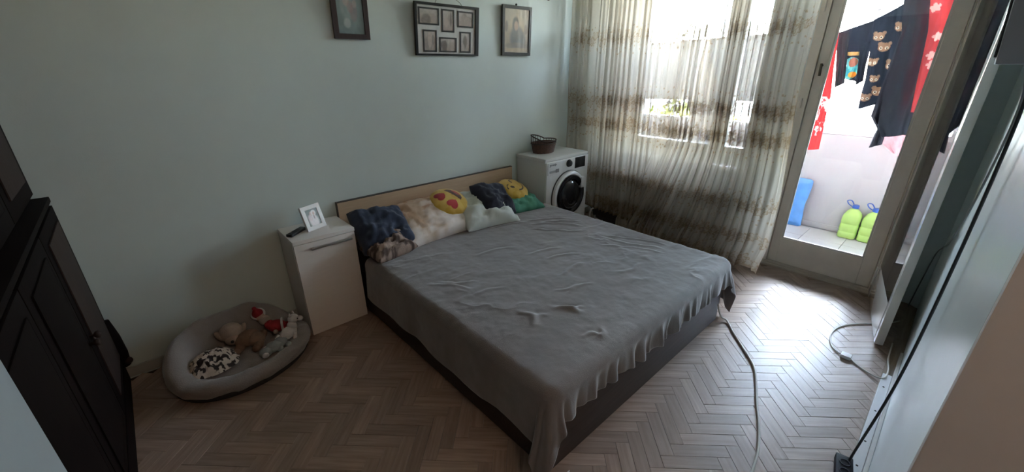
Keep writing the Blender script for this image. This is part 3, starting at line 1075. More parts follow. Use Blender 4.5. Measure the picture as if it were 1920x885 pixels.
obj('seal_ring', b, mat('grey_door_gap', (0.06, 0.06, 0.06), 0.5), t, angle=40)
b = B()
lathe(b, [(0.230, 0.0005), (0.229, 0.020), (0.220, 0.030), (0.198, 0.034), (0.190, 0.026), (0.190, 0.0005)], 64, cap0=False, cap1=False, frame=FR)
dring = obj('door', b, M_WM, t, angle=50)
FG = Matrix.Translation((2.005, wf - 0.001, 0.472)) @ Matrix.Rotation(PI / 2, 4, 'X')
b = B()
lathe(b, [(0.188, 0.020), (0.186, 0.036), (0.170, 0.040), (0.150, 0.030), (0.145, 0.014)], 64, cap0=False, cap1=False, frame=FG)
obj('dark_rim', b, mat('smoked_rim', (0.02, 0.02, 0.022), 0.12), dring, angle=50)
b = B()
lathe(b, [(0.147, 0.016), (0.135, 0.028), (0.10, 0.040), (0.05, 0.046), (0.001, 0.048)], 48, cap0=False, frame=FG)
obj('door_glass', b, mat('smoked_glass', (0.022, 0.022, 0.024), 0.06), dring, angle=60)
b = B()
box(b, 2.135, 2.185, wf - 0.046, wf - 0.012, 0.52, 0.625, bev=0.01)
obj('handle', b, M_WM, dring, angle=50)
for rr_, zz in ((0.088, 0.044), (0.125, 0.034)):
    b = B()
    pts = [FG @ Vector((rr_ * math.cos(a), rr_ * math.sin(a), zz)) for a in np.linspace(3.3, 5.4, 20)]
    tube(b, pts, 0.003, 6)
    obj('drum_rib', b, mat('dim_steel', (0.16, 0.16, 0.17), 0.35, metal=0.5), dring)
b = B()
FK = Matrix.Translation((1.985, wf - 0.0002, 0.776)) @ Matrix.Rotation(PI / 2, 4, 'X')
lathe(b, [(0.035, 0.0), (0.035, 0.006), (0.028, 0.008), (0.026, 0.024), (0.020, 0.028), (0.001, 0.028)], 32, cap0=False, frame=FK)
obj('dial', b, mat('black_dial', (0.02, 0.02, 0.02), 0.35), t, angle=40)
bx('display', mat('black_display', (0.012, 0.012, 0.014), 0.12), (2.075, 2.225, wf - 0.003, wf - 0.0002, 0.715, 0.815), t, bev=0.001)
dd = bx('detergent_drawer', M_WM, (1.70, 1.885, wf - 0.005, wf - 0.0002, 0.705, 0.815), t, bev=0.002)
bx('grip', mat('grey_grip', (0.36, 0.36, 0.36), 0.5), (1.72, 1.84, wf - 0.0065, wf - 0.0052, 0.722, 0.742), dd)
bx('grip_end', mat('dark_grip', (0.22, 0.22, 0.22), 0.5), (1.80, 1.842, wf - 0.008, wf - 0.0066, 0.718, 0.750), dd)


def text(body, size, loc, rot, m, parent, name='lettering', shear=0):
    cu = bpy.data.curves.new(name, 'FONT')
    cu.body = body
    cu.size = size
    cu.extrude = 0.0006
    cu.align_x = 'CENTER'
    tmp = bpy.data.objects.new(name, cu)
    COLL.objects.link(tmp)
    dg = bpy.context.evaluated_depsgraph_get()
    me = bpy.data.meshes.new_from_object(tmp.evaluated_get(dg))
    bpy.data.objects.remove(tmp)
    me.transform(Matrix.Translation(loc) @ Euler(rot).to_matrix().to_4x4())
    return link(name, me, m, parent)


text('gorenje', 0.030, (1.765, wf - 0.0056, 0.785), (PI / 2, 0, 0), mat('grey_print', (0.12, 0.12, 0.12), 0.5), dd)

# wicker basket
bc = Vector((1.925, -0.135, 0.8505))
t = thing('wicker_basket', 'oval brown wicker basket on top of the washing machine', 'basket', bc)
M_WICK = mat('brown_wicker', (0.13, 0.065, 0.045), 0.6, var=0.45, vscale=40)
b = B()
seg, rows_ = 72, 14
A_, B_ = 0.138, 0.095
rings = []
for k in range(rows_ + 1):
    f = k / rows_
    flare = 0.84 + 0.16 * f
    ring = []
    for i in range(seg):
        a = 2 * PI * i / seg
        wv = 1 + 0.028 * math.cos(18 * a + (PI if k % 2 else 0))
        ring.append(b.verts.new((bc.x + A_ * flare * wv * math.cos(a), bc.y + B_ * flare * wv * math.sin(a), bc.z + 0.09 * f)))
    rings.append(ring)
for p, q in zip(rings, rings[1:]):
    for i in range(seg):
        b.faces.new((p[i], p[(i + 1) % seg], q[(i + 1) % seg], q[i]))
b.faces.new(rings[0][::-1])
wk = obj('weave', b, M_WICK, t, smooth=True)
md = wk.modifiers.new('thickness', 'SOLIDIFY')
md.thickness = 0.006
M_WICKD = mat('dark_wicker', (0.05, 0.032, 0.026), 0.6)


def ring_z(a):      # openwork rim, raised at the back-left
    return 0.112 + 0.052 * max(0.0, math.cos(a - 2.5)) ** 0.8


b = B()
pts = [(bc.x + A_ * 1.02 * math.cos(a), bc.y + B_ * 1.02 * math.sin(a), bc.z + ring_z(a)) for a in np.linspace(0, 2 * PI, 49)]
tube(b, pts, 0.0055, 8, cap=False)
obj('rim', b, M_WICKD, t, smooth=True)
b = B()
pts = [(bc.x + A_ * math.cos(a), bc.y + B_ * math.sin(a), bc.z + 0.09) for a in np.linspace(0, 2 * PI, 49)]
tube(b, pts, 0.006, 8, cap=False)
obj('border', b, M_WICKD, t, smooth=True)
for i in range(26):
    a = 2 * PI * i / 26
    b = B()
    tube(b, [(bc.x + A_ * math.cos(a), bc.y + B_ * math.sin(a), bc.z + 0.088), (bc.x + A_ * 1.02 * math.cos(a), bc.y + B_ * 1.02 * math.sin(a), bc.z + ring_z(a))], 0.0022, 5)
    obj('stake', b, M_WICKD, t)

# ------------------------------------------------------------------ pictures on the back wall


def frame_thing(name, label, x0, x1, z0, z1, bw_, m, tilt=3.0, depth=0.018, bsides=None):
    h_, wd_ = z1 - z0, x1 - x0
    lean = math.sin(math.radians(tilt)) * h_
    t_ = thing(name, label, 'picture', ((x0 + x1) / 2, -0.004, z0), rot=(math.radians(tilt), 0, 0))
    bl_, br_, bt_, bb_ = bsides or (bw_,) * 4
    b_ = B()
    box(b_, -wd_ / 2, -wd_ / 2 + bl_, -depth, 0, 0, h_)
    box(b_, wd_ / 2 - br_, wd_ / 2, -depth, 0, 0, h_)
    box(b_, -wd_ / 2 + bl_, wd_ / 2 - br_, -depth, 0, 0, bb_)
    box(b_, -wd_ / 2 + bl_, wd_ / 2 - br_, -depth, 0, h_ - bt_, h_)
    bmesh.ops.remove_doubles(b_, verts=b_.verts[:], dist=1e-5)
    obj('frame', b_, m, t_)
    q_ = B()
    box(q_, -wd_ / 2 + bl_, wd_ / 2 - br_, -0.004, -0.001, bb_, h_ - bt_)
    obj('backing', q_, mat('backing_card', (0.3, 0.28, 0.24), 0.8), t_)
    return t_, (-wd_ / 2 + bl_, wd_ / 2 - br_, bb_, h_ - bt_)


M_FRW = wood_mat('dark_red_wood', (0.055, 0.026, 0.022), (0.03, 0.015, 0.013), rough=0.4, axis=2)
M_FRB = mat('black_frame', (0.012, 0.012, 0.012), 0.35)
t, q = frame_thing('picture', 'dark wooden framed religious print of mother and child, leftmost on wall', 0.150, 0.378, 1.769, 2.10, 0.03, M_FRW, 4)
icon1 = lambda u, v: paint(u, v, ((0.17, 0.22, 0.21), (0.24, 0.29, 0.28)), ((0.42, 0.62, 0.26, 0.34, (0.34, 0.36, 0.35), .8), (0.55, 0.45, 0.32, 0.36, (0.22, 0.28, 0.28), .7), (0.38, 0.68, 0.12, 0.12, (0.42, 0.36, 0.33), .8), (0.64, 0.45, 0.14, 0.2, (0.30, 0.21, 0.20), .5), (0.52, 0.55, 0.12, 0.12, (0.34, 0.22, 0.2), .5), (0.36, 0.22, 0.13, 0.10, (0.42, 0.46, 0.44), .7), (0.7, 0.62, 0.08, 0.08, (0.4, 0.33, 0.3), .7)), seed=4)
picture('print', *q, -0.008, lambda u, v: np.clip(icon1(u, v) * 1.5, 0, 0.9), t)
gl = B()
box(gl, q[0], q[1], -0.0135, -0.0125, q[2], q[3])
M_PGL = pane_mat('picture_glass', (0.99, 0.99, 0.99), 0.25)
M_PGL2 = pane_mat('glossy_picture_glass', (0.99, 0.99, 0.99), 0.3)
obj('glass', gl, M_PGL, t)

t, q = frame_thing('picture', 'black collage frame holding six small photographs, middle picture on wall', 0.708, 1.262, 1.683, 2.02, 0.016, M_FRB, 5, 0.02, (0.016, 0.030, 0.016, 0.012))
b = B()
box(b, q[0], q[1], -0.007, -0.0042, q[2], q[3])
obj('mat_board', b, mat('pale_grey_mat', (0.85, 0.85, 0.83), 0.7), t)
qw, qh = q[1] - q[0], q[3] - q[2]
for k, (u0, u1, v0, v1, sh) in enumerate(((.03, .36, .05, .40, 2), (.405, .62, .05, .53, 3), (.68, .965, .06, .41, 4), (.09, .315, .50, .965, 5), (.36, .66, .64, .965, 6), (.72, .92, .50, .965, 7))):
    x0, x1, z1, z0 = q[0] + u0 * qw, q[0] + u1 * qw, q[3] - v0 * qh, q[3] - v1 * qh
    b = B()
    e = 0.010
    for d in ((x0, x0 + e, z0, z1), (x1 - e, x1, z0, z1), (x0 + e, x1 - e, z0, z0 + e), (x0 + e, x1 - e, z1 - e, z1)):
        box(b, d[0], d[1], -0.0125, -0.0072, d[2], d[3])
    ph = obj('photo_mount', b, mat('dark_mount', (0.05, 0.048, 0.045), 0.5), t)
    rg = np.random.default_rng(40 + k)
    shp = [(rg.uniform(.2, .8), rg.uniform(.15, .6), rg.uniform(.08, .25), rg.uniform(.2, .45), tuple(rg.uniform(.15, .8) * np.array((1, .86, .78))), .8) for _ in range(5)]
    picture('photograph', x0 + e, x1 - e, z0 + e, z1 - e, -0.0085,
            lambda u, v, shp=shp, sh=sh: paint(u, v, ((0.58, 0.48, 0.43), (0.74, 0.69, 0.65)), shp, seed=sh), t, nx_=40, nz_=40)
gl = B()
box(gl, q[0], q[1], -0.0165, -0.0155, q[2], q[3])
obj('glass', gl, M_PGL, t)
b = B()
tube(b, smooth_path([(-0.11, -0.012, 0.335), (-0.08, -0.004, 0.365), (0.02, 0.0, 0.385), (0.10, -0.004, 0.36), (0.13, -0.012, 0.325)], 6), 0.0016, 6)
obj('hanging_cord', b, mat('dark_cord', (0.08, 0.08, 0.07), 0.8), t)

t, q = frame_thing('picture', 'dark framed portrait print of a veiled woman, nearest the curtain', 1.517, 1.845, 1.692, 2.066, 0.024, mat('dark_olive_frame', (0.03, 0.027, 0.02), 0.4), 2.5)
icon2 = lambda u, v: paint(u, v, ((0.42, 0.36, 0.27), (0.46, 0.42, 0.33)), ((0.5, 0.62, 0.34, 0.26, (0.56, 0.48, 0.34), .6), (0.46, 0.66, 0.13, 0.17, (0.12, 0.13, 0.13), .9), (0.52, 0.35, 0.28, 0.28, (0.16, 0.19, 0.20), .9), (0.70, 0.30, 0.18, 0.2, (0.2, 0.24, 0.25), .8), (0.48, 0.62, 0.08, 0.11, (0.55, 0.44, 0.36), .9), (0.5, 0.16, 0.46, 0.07, (0.25, 0.24, 0.2), .6), (0.88, 0.55, 0.07, 0.12, (0.25, 0.22, 0.19), .8), (0.09, 0.6, 0.06, 0.12, (0.25, 0.22, 0.19), .8), (0.55, 0.06, 0.5, 0.05, (0.5, 0.40, 0.26), .8)), seed=9)
picture('print', *q, -0.008, lambda u, v: np.clip(icon2(u, v) * 1.25, 0, 0.9), t)
gl = B()
box(gl, q[0], q[1], -0.0135, -0.0125, q[2], q[3])
obj('glass', gl, M_PGL2, t)
b = B()
ball(b, (-0.01, -0.008, 0.381), 0.009)
obj('hanging_knob', b, M_FRB, t, smooth=True)

b = B()
tube(b, [(2.05, -0.001, 2.155), (2.05, -0.03, 2.15)], 0.008, 8)
ball(b, (2.05, -0.034, 2.148), 0.015)
tag(obj('wall_peg', b, mat('brown_peg', (0.10, 0.05, 0.04), 0.5), None, angle=40), 'small brown peg high on wall near the curtain', 'peg')

# ------------------------------------------------------------------ curtains
M_CURT, ct, cb_ = new_mat('sheer_embroidered_voile')
N, L = ct.nodes, ct.links
N.remove(cb_)
at = N.new('ShaderNodeAttribute')
at.attribute_name = 'Emb'
tr = N.new('ShaderNodeBsdfTransparent')
df = N.new('ShaderNodeBsdfDiffuse')
tl = N.new('ShaderNodeBsdfTranslucent')
cr = N.new('ShaderNodeMixRGB')
cr.inputs[1].default_value = (0.60, 0.52, 0.425, 1)
cr.inputs[2].default_value = (0.25, 0.18, 0.115, 1)
L.new(at.outputs['Fac'], cr.inputs[0])
L.new(cr.outputs[0], df.inputs[0])
L.new(cr.outputs[0], tl.inputs[0])
m1 = N.new('ShaderNodeMixShader')
m1.inputs[0].default_value = 0.5
L.new(df.outputs[0], m1.inputs[1])
L.new(tl.outputs[0], m1.inputs[2])
op = N.new('ShaderNodeMapRange')
op.inputs['To Min'].default_value = 0.54
op.inputs['To Max'].default_value = 0.97
L.new(at.outputs['Fac'], op.inputs[0])
m2 = N.new('ShaderNodeMixShader')
L.new(op.outputs[0], m2.inputs[0])
L.new(tr.outputs[0], m2.inputs[1])
L.new(m1.outputs[0], m2.inputs[2])
L.new(m2.outputs[0], N['Material Output'].inputs[0])


def embroidery(S_, Z_, seed):
    """ivy leaf bands, dots and stems stitched on the voile; S_ is the cloth length"""
    E_ = np.zeros_like(S_)
    rg = np.random.default_rng(seed)
    s0, s1 = S_.min(), S_.max()

    def stamp(fn, cx, cz, r_):
        m_ = (np.abs(S_ - cx) < r_) & (np.abs(Z_ - cz) < r_)
        if m_.any():
            E_[m_] = np.maximum(E_[m_], fn(S_[m_] - cx, Z_[m_] - cz))

    def leaf_fn(R_, a0):
        def f(x, z):
            a, d = np.arctan2(z, x) - a0, np.hypot(x, z)
            rr2 = R_ * (0.55 + 0.45 * np.abs(np.cos(2.5 * a)) ** 1.5)
            q_ = d / rr2
            return np.where(q_ < 0.78, 0.55, np.where(q_ < 1.0, 1.0, 0.0))
        return f
    for zc, rw, n_ in ((1.83, 0.030, 1.0), (1.30, 0.036, 1.2), (1.10, 0.036, 1.1), (0.60, 0.034, 1.0), (0.33, 0.036, 1.2), (0.14, 0.034, 1)):
        s_ = s0
        while s_ < s1:
            s_ += rg.uniform(0.055, 0.10) / n_
            for k_ in range(rg.integers(1, 4)):
                R_ = rw * rg.uniform(0.85, 1.5)
                stamp(leaf_fn(R_, rg.uniform(0, 6.3)), s_ + rg.uniform(-.03, .03), zc + rg.uniform(-.04, .035), R_ * 1.05)
            a = rg.uniform(0.5, 2.6)
            for q_ in np.linspace(0, 0.09, 14):
                stamp(lambda x, z: np.where(np.hypot(x, z) < 0.0055, 0.8, 0), s_ + q_ * math.cos(a) + 0.012 * math.sin(q_ * 60), zc + q_ * math.sin(a) * 0.8, 0.01)
        E_[:] = np.maximum(E_, 0.34 * np.exp(-((Z_ - zc) / 0.06) ** 2))
    for zc in (1.93, 1.90, 1.76, 1.72, 1.42, 1.39, 1.205, 1.19, 0.99, 0.97, 0.69, 0.67, 0.50, 0.48, 0.23):
        s_ = s0
        while s_ < s1:
            s_ += rg.uniform(0.03, 0.085)
            r_ = rg.uniform(0.006, 0.010)
            stamp(lambda x, z, r_=r_: np.where(np.hypot(x, z) < r_, 0.95, 0), s_, zc + rg.uniform(-.022, .022), 0.012)
    return E_


def curtain(name, label, xc, yl, yr, zb, ztop, nf, amp, seed, full=1.55):
    """yl(z), yr(z): edges; zb(v): hem height across the cloth"""
    nw, nh = 330, 410
    Vv, Wv = np.meshgrid(np.linspace(0, 1, nw), np.linspace(0, 1, nh))
    Zc = zb(Vv) + (ztop - zb(Vv)) * Wv
    yL, yR = yl(Zc), yr(Zc)
    wob = 0.035 * fbm(Vv * 6 + seed, Vv * 0 + seed, 0.5, 2)
    Yc = yL + (yR - yL) * (Vv + wob * 0.6)
    ph = 2 * PI * (Vv * nf + 1.6 * fbm(Vv * nf * 0.4 + seed, Vv * 0 + 2, 1.0, 2) + 0.10 * fbm(Vv * 5, Wv * 3, seed, 2))
    am = amp * (0.65 + 0.7 * (0.5 + 0.5 * fbm(Vv * 9 + seed, Wv * 0.8, seed * 1.1, 2))) * (1.25 - 0.35 * Wv)
    fold_ = np.sin(ph) + 0.55 * np.sin(2 * ph + 1.0 + 2 * fbm(Vv * 6, Vv * 0 + 4, seed, 2)) + 0.25 * np.sin(5 * ph) + 0.2 * fbm(Vv * 30, Wv * 2.5, seed, 2)
    Xc = xc(Yc) + am * fold_ + 0.012 * fbm(Vv * 4, Wv * 4, seed + 3, 2)
    Yc = Yc + 0.45 * amp * np.cos(2 * ph)
    ds = np.hypot(np.diff(Xc[nh // 2]), np.diff(Yc[nh // 2]))
    sc_ = np.concatenate([[0], np.cumsum(ds)])
    Sc = np.repeat(sc_[None], nh, 0)
    E_ = embroidery(Sc, Zc, seed)
    E_ = np.maximum(E_, 0.9 * (Wv < 0.008))
    E_ = np.maximum(E_, 0.55 * ((Vv < 0.006) | (Vv > 0.994)))
    o_ = grid(name, np.stack([Xc, Yc, Zc], -1), M_CURT, None, attrs={'Emb': E_})
    return tag(o_, label, 'curtain', 'sheer curtains before the window')


xcl = lambda y: 2.335 + 0.0 * y - 0.02 * y
curtain('curtain', 'sheer beige embroidered curtain panel hanging behind the washing machine', lambda y: 2.40 - 0.04 * y,
        lambda z: -0.03 + 0 * z, lambda z: -1.16 + 0 * z, lambda v: 0.27 - 0.08 * v, 2.74, 15, 0.017, 3)
curtain('curtain', 'sheer beige embroidered curtain panel ending beside the balcony door', lambda y: 2.40 - 0.012 * y,
        lambda z: -1.02 + 0.33 * np.clip((1.07 - z) / 0.87, 0, 1) ** 1.2, lambda z: -1.985 - 0.055 * sstep(1.6, 0.5, z) + 0.03 * sstep(0.35, 0.1, z),
        lambda v: 0.075 + 0.03 * np.sin(v * 9), 2.74, 17, 0.020, 8)

# white cables and a dark bag behind the curtain, on the floor right of the washing machine
t = B()
tube(t, smooth_path([(2.40, -0.42, 0.012), (2.50, -0.30, 0.10), (2.60, -0.25, 0.15), (2.70, -0.25, 0.13), (2.73, -0.30, 0.06), (2.66, -0.36, 0.012), (2.60, -0.34, 0.012), (2.66, -0.26, 0.06), (2.74, -0.30, 0.10), (2.80, -0.40, 0.05), (2.76, -0.5, 0.012)], 8), 0.009, 8)
tag(obj('coiled_cable', t, mat('white_cable', (0.62, 0.60, 0.58), 0.45), None, smooth=True), 'white cable looped on floor beside the washing machine', 'cable')
b = B()
n = 30
Uu, Vv = np.meshgrid(np.linspace(0, 2 * PI, n * 2, endpoint=False), np.linspace(0.02, 0.98, n))
rb = 1 + 0.16 * fbm(np.cos(Uu) * 2 + 4, np.sin(Uu) * 2, Vv * 4, 3)
hh = 0.24
P = np.stack([2.74 + 0.11 * np.sin(Vv * PI) ** 0.6 * rb * np.cos(Uu), -0.42 + 0.26 * np.sin(Vv * PI) ** 0.6 * rb * np.sin(Uu), 0.004 + hh * (1 - np.cos(Vv * PI)) / 2 * (0.9 + 0.12 * rb)], -1)
b.free()
bag = grid('bag', P, mat('dark_bag_cloth', (0.075, 0.062, 0.056), 0.8), None, wrap=True)
tag(bag, 'dark soft bag on floor behind the left curtain panel', 'bag')
b = B()
tube(b, smooth_path([(2.70, -0.52, 0.20), (2.72, -0.48, 0.29), (2.74, -0.40, 0.30), (2.76, -0.34, 0.21)], 6), 0.009, 8)
obj('bag_handle', b, mat('dark_bag_cloth', (0.075, 0.062, 0.056), 0.8), bag, smooth=True)

# ------------------------------------------------------------------ pet bed and the toys in it
pc = Vector((-0.775, -0.325, 0.0))
PA, PB, PR = 0.365, 0.285, math.radians(14)
t = thing('pet_bed', 'oval grey plush pet bed on the floor in the left corner', 'pet bed', pc)


def pet(a, r_, z):
    x, y = PA * r_ * math.cos(a), PB * r_ * math.sin(a)
    return (pc.x + x * math.cos(PR) - y * math.sin(PR), min(pc.y + x * math.sin(PR) + y * math.cos(PR), -0.022), z)


Aa = np.linspace(0, 2 * PI, 120, endpoint=False)
prof = [(0.60, 0.03), (0.62, 0.06), (0.66, 0.5), (0.72, 0.82), (0.80, 0.97), (0.88, 1.0), (0.95, 0.92), (0.995, 0.72), (1.0, 0.45), (0.97, 0.15), (0.93, 0.03)]
Pp = np.zeros((len(prof), len(Aa), 3))
for i, a in enumerate(Aa):
    rim = 0.11 + 0.15 * sstep(-0.15, 0.9, math.sin(a - 0.15)) + 0.012 * float(vnoise(a * 2.2, 1.3))
    for k, (pr_, pz) in enumerate(prof):
        pz2 = 0.03 + (rim - 0.03) * (pz - 0.03) / 0.97
        wob = 1 + 0.012 * float(fbm(a * 4, pz * 2, 3.3, 2))
        Pp[k, i] = pet(a, pr_ * wob, pz2 + 0.006 * float(vnoise(a * 7, pz * 3, 4.0)))
M_PET = mat('grey_plush', (0.29, 0.255, 0.235), 0.9, var=0.15, vscale=12, bump=0.5, bscale=140, sheen=0.4)
grid('rim', Pp, M_PET, t, wrap=True)
b = B()
lathe_pts = []
Rr = np.linspace(0.0, 0.72, 10)
Pi = np.zeros((len(Rr), len(Aa), 3))
for i, a in enumerate(Aa):
    for k, r_ in enumerate(Rr):
        Pi[k, i] = pet(a, r_ + 0.001, 0.062 + 0.012 * (1 - (r_ / 0.72) ** 2) + 0.006 * float(vnoise(r_ * math.cos(a) * 6, r_ * math.sin(a) * 6)))
b.free()
grid('cushion', Pi, M_PET, t, wrap=True)
b = B()
lathe(b, [(0.01, 0.003), (0.92, 0.003), (0.95, 0.02), (0.93, 0.03), (0.6, 0.03), (0.01, 0.03)], 60, frame=Matrix.Translation(pc) @ Matrix.Rotation(PR, 4, 'Z') @ Matrix.Diagonal((PA, PB, 1, 1)), cap0=True, cap1=True)
obj('base', b, mat('black_base_cloth', (0.03, 0.027, 0.026), 0.9), t)

# spotted fleece heap
Uu, Vv = np.meshgrid(np.linspace(-1, 1, 150), np.linspace(-1, 1, 120))
sq = np.sqrt(np.maximum(1 - 0.5 * Vv ** 2, 0)), np.sqrt(np.maximum(1 - 0.5 * Uu ** 2, 0))
x, y = Uu * sq[0], Vv * sq[1]
rd = np.hypot(x, y)
rg1 = 1 - np.abs(fbm(x * 2.2 + 1, y * 2.2 + 5, 2.2, 3)) * 2.2
hgt = 0.085 * (1 - rd ** 2.2) * (0.75 + 0.35 * rg1) + 0.006
ed = 1 + 0.13 * fbm(np.cos(np.arctan2(y, x)) * 2, np.sin(np.arctan2(y, x)) * 2, 1, 2) * rd
cellx, celly = x * 13.5 + 0.7 * fbm(x * 5, y * 5, 3, 2), y * 11 + 0.7 * fbm(x * 5, y * 5, 8, 2)
spot = fbm(cellx * 0.85, celly * 0.85, 1.7, 2)
cS = lerp3((0.62, 0.54, 0.46), (0.03, 0.022, 0.02), sstep(0.04, 0.14, spot))
cg = math.radians(14)
xx, yy_ = x * 0.135 * ed, y * 0.105 * ed
P = np.stack([-0.930 + xx * math.cos(cg) - yy_ * math.sin(cg), -0.345 + xx * math.sin(cg) + yy_ * math.cos(cg), 0.078 + hgt], -1)
o = grid('spotted_fleece', P, print_mat('spotted_fleece_print', 0.9, bump=0.4, bscale=200), None, cS, thick=0.006)
tag(o, 'crumpled cream fleece with dark brown spots in the pet bed', 'fleece')


def blob(name, m, parts, par):
    b_ = B()
    for c_, r_, s_, ro in parts:
        ball(b_, c_, r_, s_, ro)
    return obj(name, b_, m, par, smooth=True)


# beige plush dog, lying
M_BEI = mat('beige_plush', (0.46, 0.36, 0.29), 0.9, var=0.2, vscale=30, bump=0.5, bscale=250)
M_BRN = mat('brown_plush', (0.24, 0.14, 0.09), 0.9, var=0.25, vscale=30, bump=0.5, bscale=250)
t = thing('plush_dog', 'beige and brown plush dog lying in middle of the pet bed', 'soft toy', (-0.77, -0.22, 0.08))
blob('body', M_BRN, [((-0.735, -0.25, 0.115), 0.06, (1.25, 0.9, 0.75), (0, 0, 0.5)), ((-0.70, -0.285, 0.11), 0.05, (1, 1, 0.8), None)], t)
blob('head', M_BEI, [((-0.80, -0.185, 0.155), 0.062, (1, 0.95, 0.9), None), ((-0.805, -0.225, 0.13), 0.04, (1, 1.1, 0.8), None)], t)
for sx_ in (-1, 1):
    blob('ear', M_BEI, [((-0.80 + sx_ * 0.058, -0.185, 0.150), 0.03, (0.55, 0.9, 1.3), (0, sx_ * 0.5, 0))], t)
for a in ((-0.79, -0.30), (-0.70, -0.34), (-0.66, -0.24)):
    blob('leg', M_BRN, [((a[0], a[1], 0.098), 0.026, (1.6, 1, 0.9), (0, 0, 1.0)), ((a[0] - 0.02, a[1] - 0.025, 0.096), 0.022, (1, 1, 0.9), None)], t)
b = B()
ball(b, (-0.812, -0.268, 0.137), 0.009)
obj('nose', b, M_DARK, t, smooth=True)

# doll in a red hat and coat
M_RED = mat('red_felt', (0.36, 0.022, 0.03), 0.9, bump=0.3, bscale=200)
M_WHT = mat('white_plush', (0.66, 0.62, 0.60), 0.9, var=0.1, vscale=30, bump=0.4, bscale=250)
t = thing('festive_doll', 'small bearded plush doll in red hat and coat in pet bed', 'soft toy', (-0.60, -0.22, 0.09))
blob('face', mat('doll_skin', (0.5, 0.33, 0.25), 0.8), [((-0.635, -0.165, 0.175), 0.030, (1, 1, 1), None)], t)
blob('beard', M_BEI, [((-0.622, -0.190, 0.160), 0.030, (1.1, 0.8, 1.0), None), ((-0.612, -0.205, 0.142), 0.018, (1, 0.9, 1.1), None)], t)
b = B()
fr = Matrix.Translation((-0.642, -0.150, 0.192)) @ Euler((0.5, -0.25, 0)).to_matrix().to_4x4()
lathe(b, [(0.033, 0), (0.029, 0.02), (0.018, 0.045), (0.006, 0.066), (0.0005, 0.07)], 20, frame=fr)
hat = obj('hat', b, M_RED, t, smooth=True)
b = B()
pts = [fr @ Vector((0.033 * math.cos(a), 0.033 * math.sin(a), 0.002)) for a in np.linspace(0, 2 * PI, 25)]
tube(b, pts, 0.0085, 8, cap=False)
obj('hat_band', b, M_WHT, hat, smooth=True)
b = B()
ball(b, fr @ Vector((0, 0, 0.075)), 0.012)
obj('pompom', b, M_RED, hat, smooth=True)
blob('coat', M_RED, [((-0.575, -0.245, 0.125), 0.042, (1.3, 1.0, 0.85), (0, 0, -0.6)), ((-0.605, -0.215, 0.13), 0.03, (1, 1, 1), None)], t)
b = B()
pts = [(-0.545 + 0.012 * math.cos(a), -0.265 + 0.040 * math.cos(a), 0.13 + 0.038 * math.sin(a)) for a in np.linspace(0, 2 * PI, 25)]
tube(b, pts, 0.007, 8, cap=False)
obj('coat_trim', b, M_WHT, t, smooth=True)
for a in ((-0.525, -0.235), (-0.53, -0.30)):
    blob('leg', M_RED, [((a[0], a[1], 0.105), 0.020, (1.5, 0.9, 0.9), (0, 0, -0.5)), ((a[0] + 0.028, a[1] - 0.01, 0.103), 0.016, (1, 1, 1), None)], t)
blob('arm', M_RED, [((-0.60, -0.265, 0.125), 0.016, (1.8, 0.9, 0.9), (0, 0, -1.2)), ], t)
blob('hand', M_BEI, [((-0.597, -0.300, 0.118), 0.014, (1, 1, 1), None)], t)

# white plush horse
t = thing('plush_horse', 'white plush horse standing at right end of the pet bed', 'soft toy', (-0.525, -0.37, 0.09))
blob('body', M_WHT, [((-0.545, -0.375, 0.125), 0.040, (1.35, 0.85, 0.9), (0, -0.3, 0.2)), ((-0.515, -0.362, 0.150), 0.032, (0.9, 0.8, 1.2), None)], t)
blob('head', M_WHT, [((-0.498, -0.355, 0.195), 0.029, (1.1, 0.85, 1.0), None), ((-0.470, -0.365, 0.190), 0.019, (1.3, 0.9, 0.85), (0, 0.2, -0.2))], t)
for dx in (-0.012, 0.012):
    b = B()
    lathe(b, [(0.009, 0), (0.006, 0.012), (0.0005, 0.024)], 10, (-0.503 + dx, -0.352 + dx, 0.220))
    obj('ear', b, M_WHT, t, smooth=True)
for a in ((-0.585, -0.39), (-0.575, -0.355), (-0.515, -0.395), (-0.505, -0.355)):
    b = B()
    tube(b, [(a[0], a[1], 0.13), (a[0] - 0.004, a[1] - 0.008, 0.100), (a[0] - 0.002, a[1] - 0.012, 0.076)], 0.013, 10, rad=[0.015, 0.013, 0.015])
    obj('leg', b, M_WHT, t, smooth=True)
b = B()
ball(b, (-0.480, -0.380, 0.200), 0.004)
obj('eye', b, M_DARK, t, smooth=True)
b = B()
tube(b, smooth_path([(-0.595, -0.372, 0.13), (-0.612, -0.38, 0.12), (-0.617, -0.39, 0.10)], 4), 0.009, 8)
obj('tail', b, M_WHT, t, smooth=True)

# grey plush, limp
M_GRP = mat('grey_blue_plush', (0.33, 0.36, 0.36), 0.9, var=0.15, vscale=30, bump=0.4, bscale=250)
t = thing('plush_elephant', 'limp grey plush animal lying before the white horse', 'soft toy', (-0.64, -0.41, 0.08))
blob('body', M_GRP, [((-0.640, -0.425, 0.100), 0.042, (1.4, 0.9, 0.7), (0, 0, 0.3)), ((-0.600, -0.405, 0.105), 0.034, (1.1, 1, 0.8), None)], t)
blob('head', M_GRP, [((-0.690, -0.455, 0.102), 0.030, (1.1, 1, 0.9), None)], t)
for s_ in (-1, 1):
    blob('ear', M_WHT, [((-0.690 + 0.008 * s_, -0.455 + s_ * 0.032, 0.104), 0.018, (1, 0.5, 1), None)], t)
for a in ((-0.655, -0.385), (-0.615, -0.455), (-0.57, -0.44)):
    blob('leg', M_GRP, [((a[0], a[1], 0.090), 0.018, (1, 1.5, 0.8), None)], t)

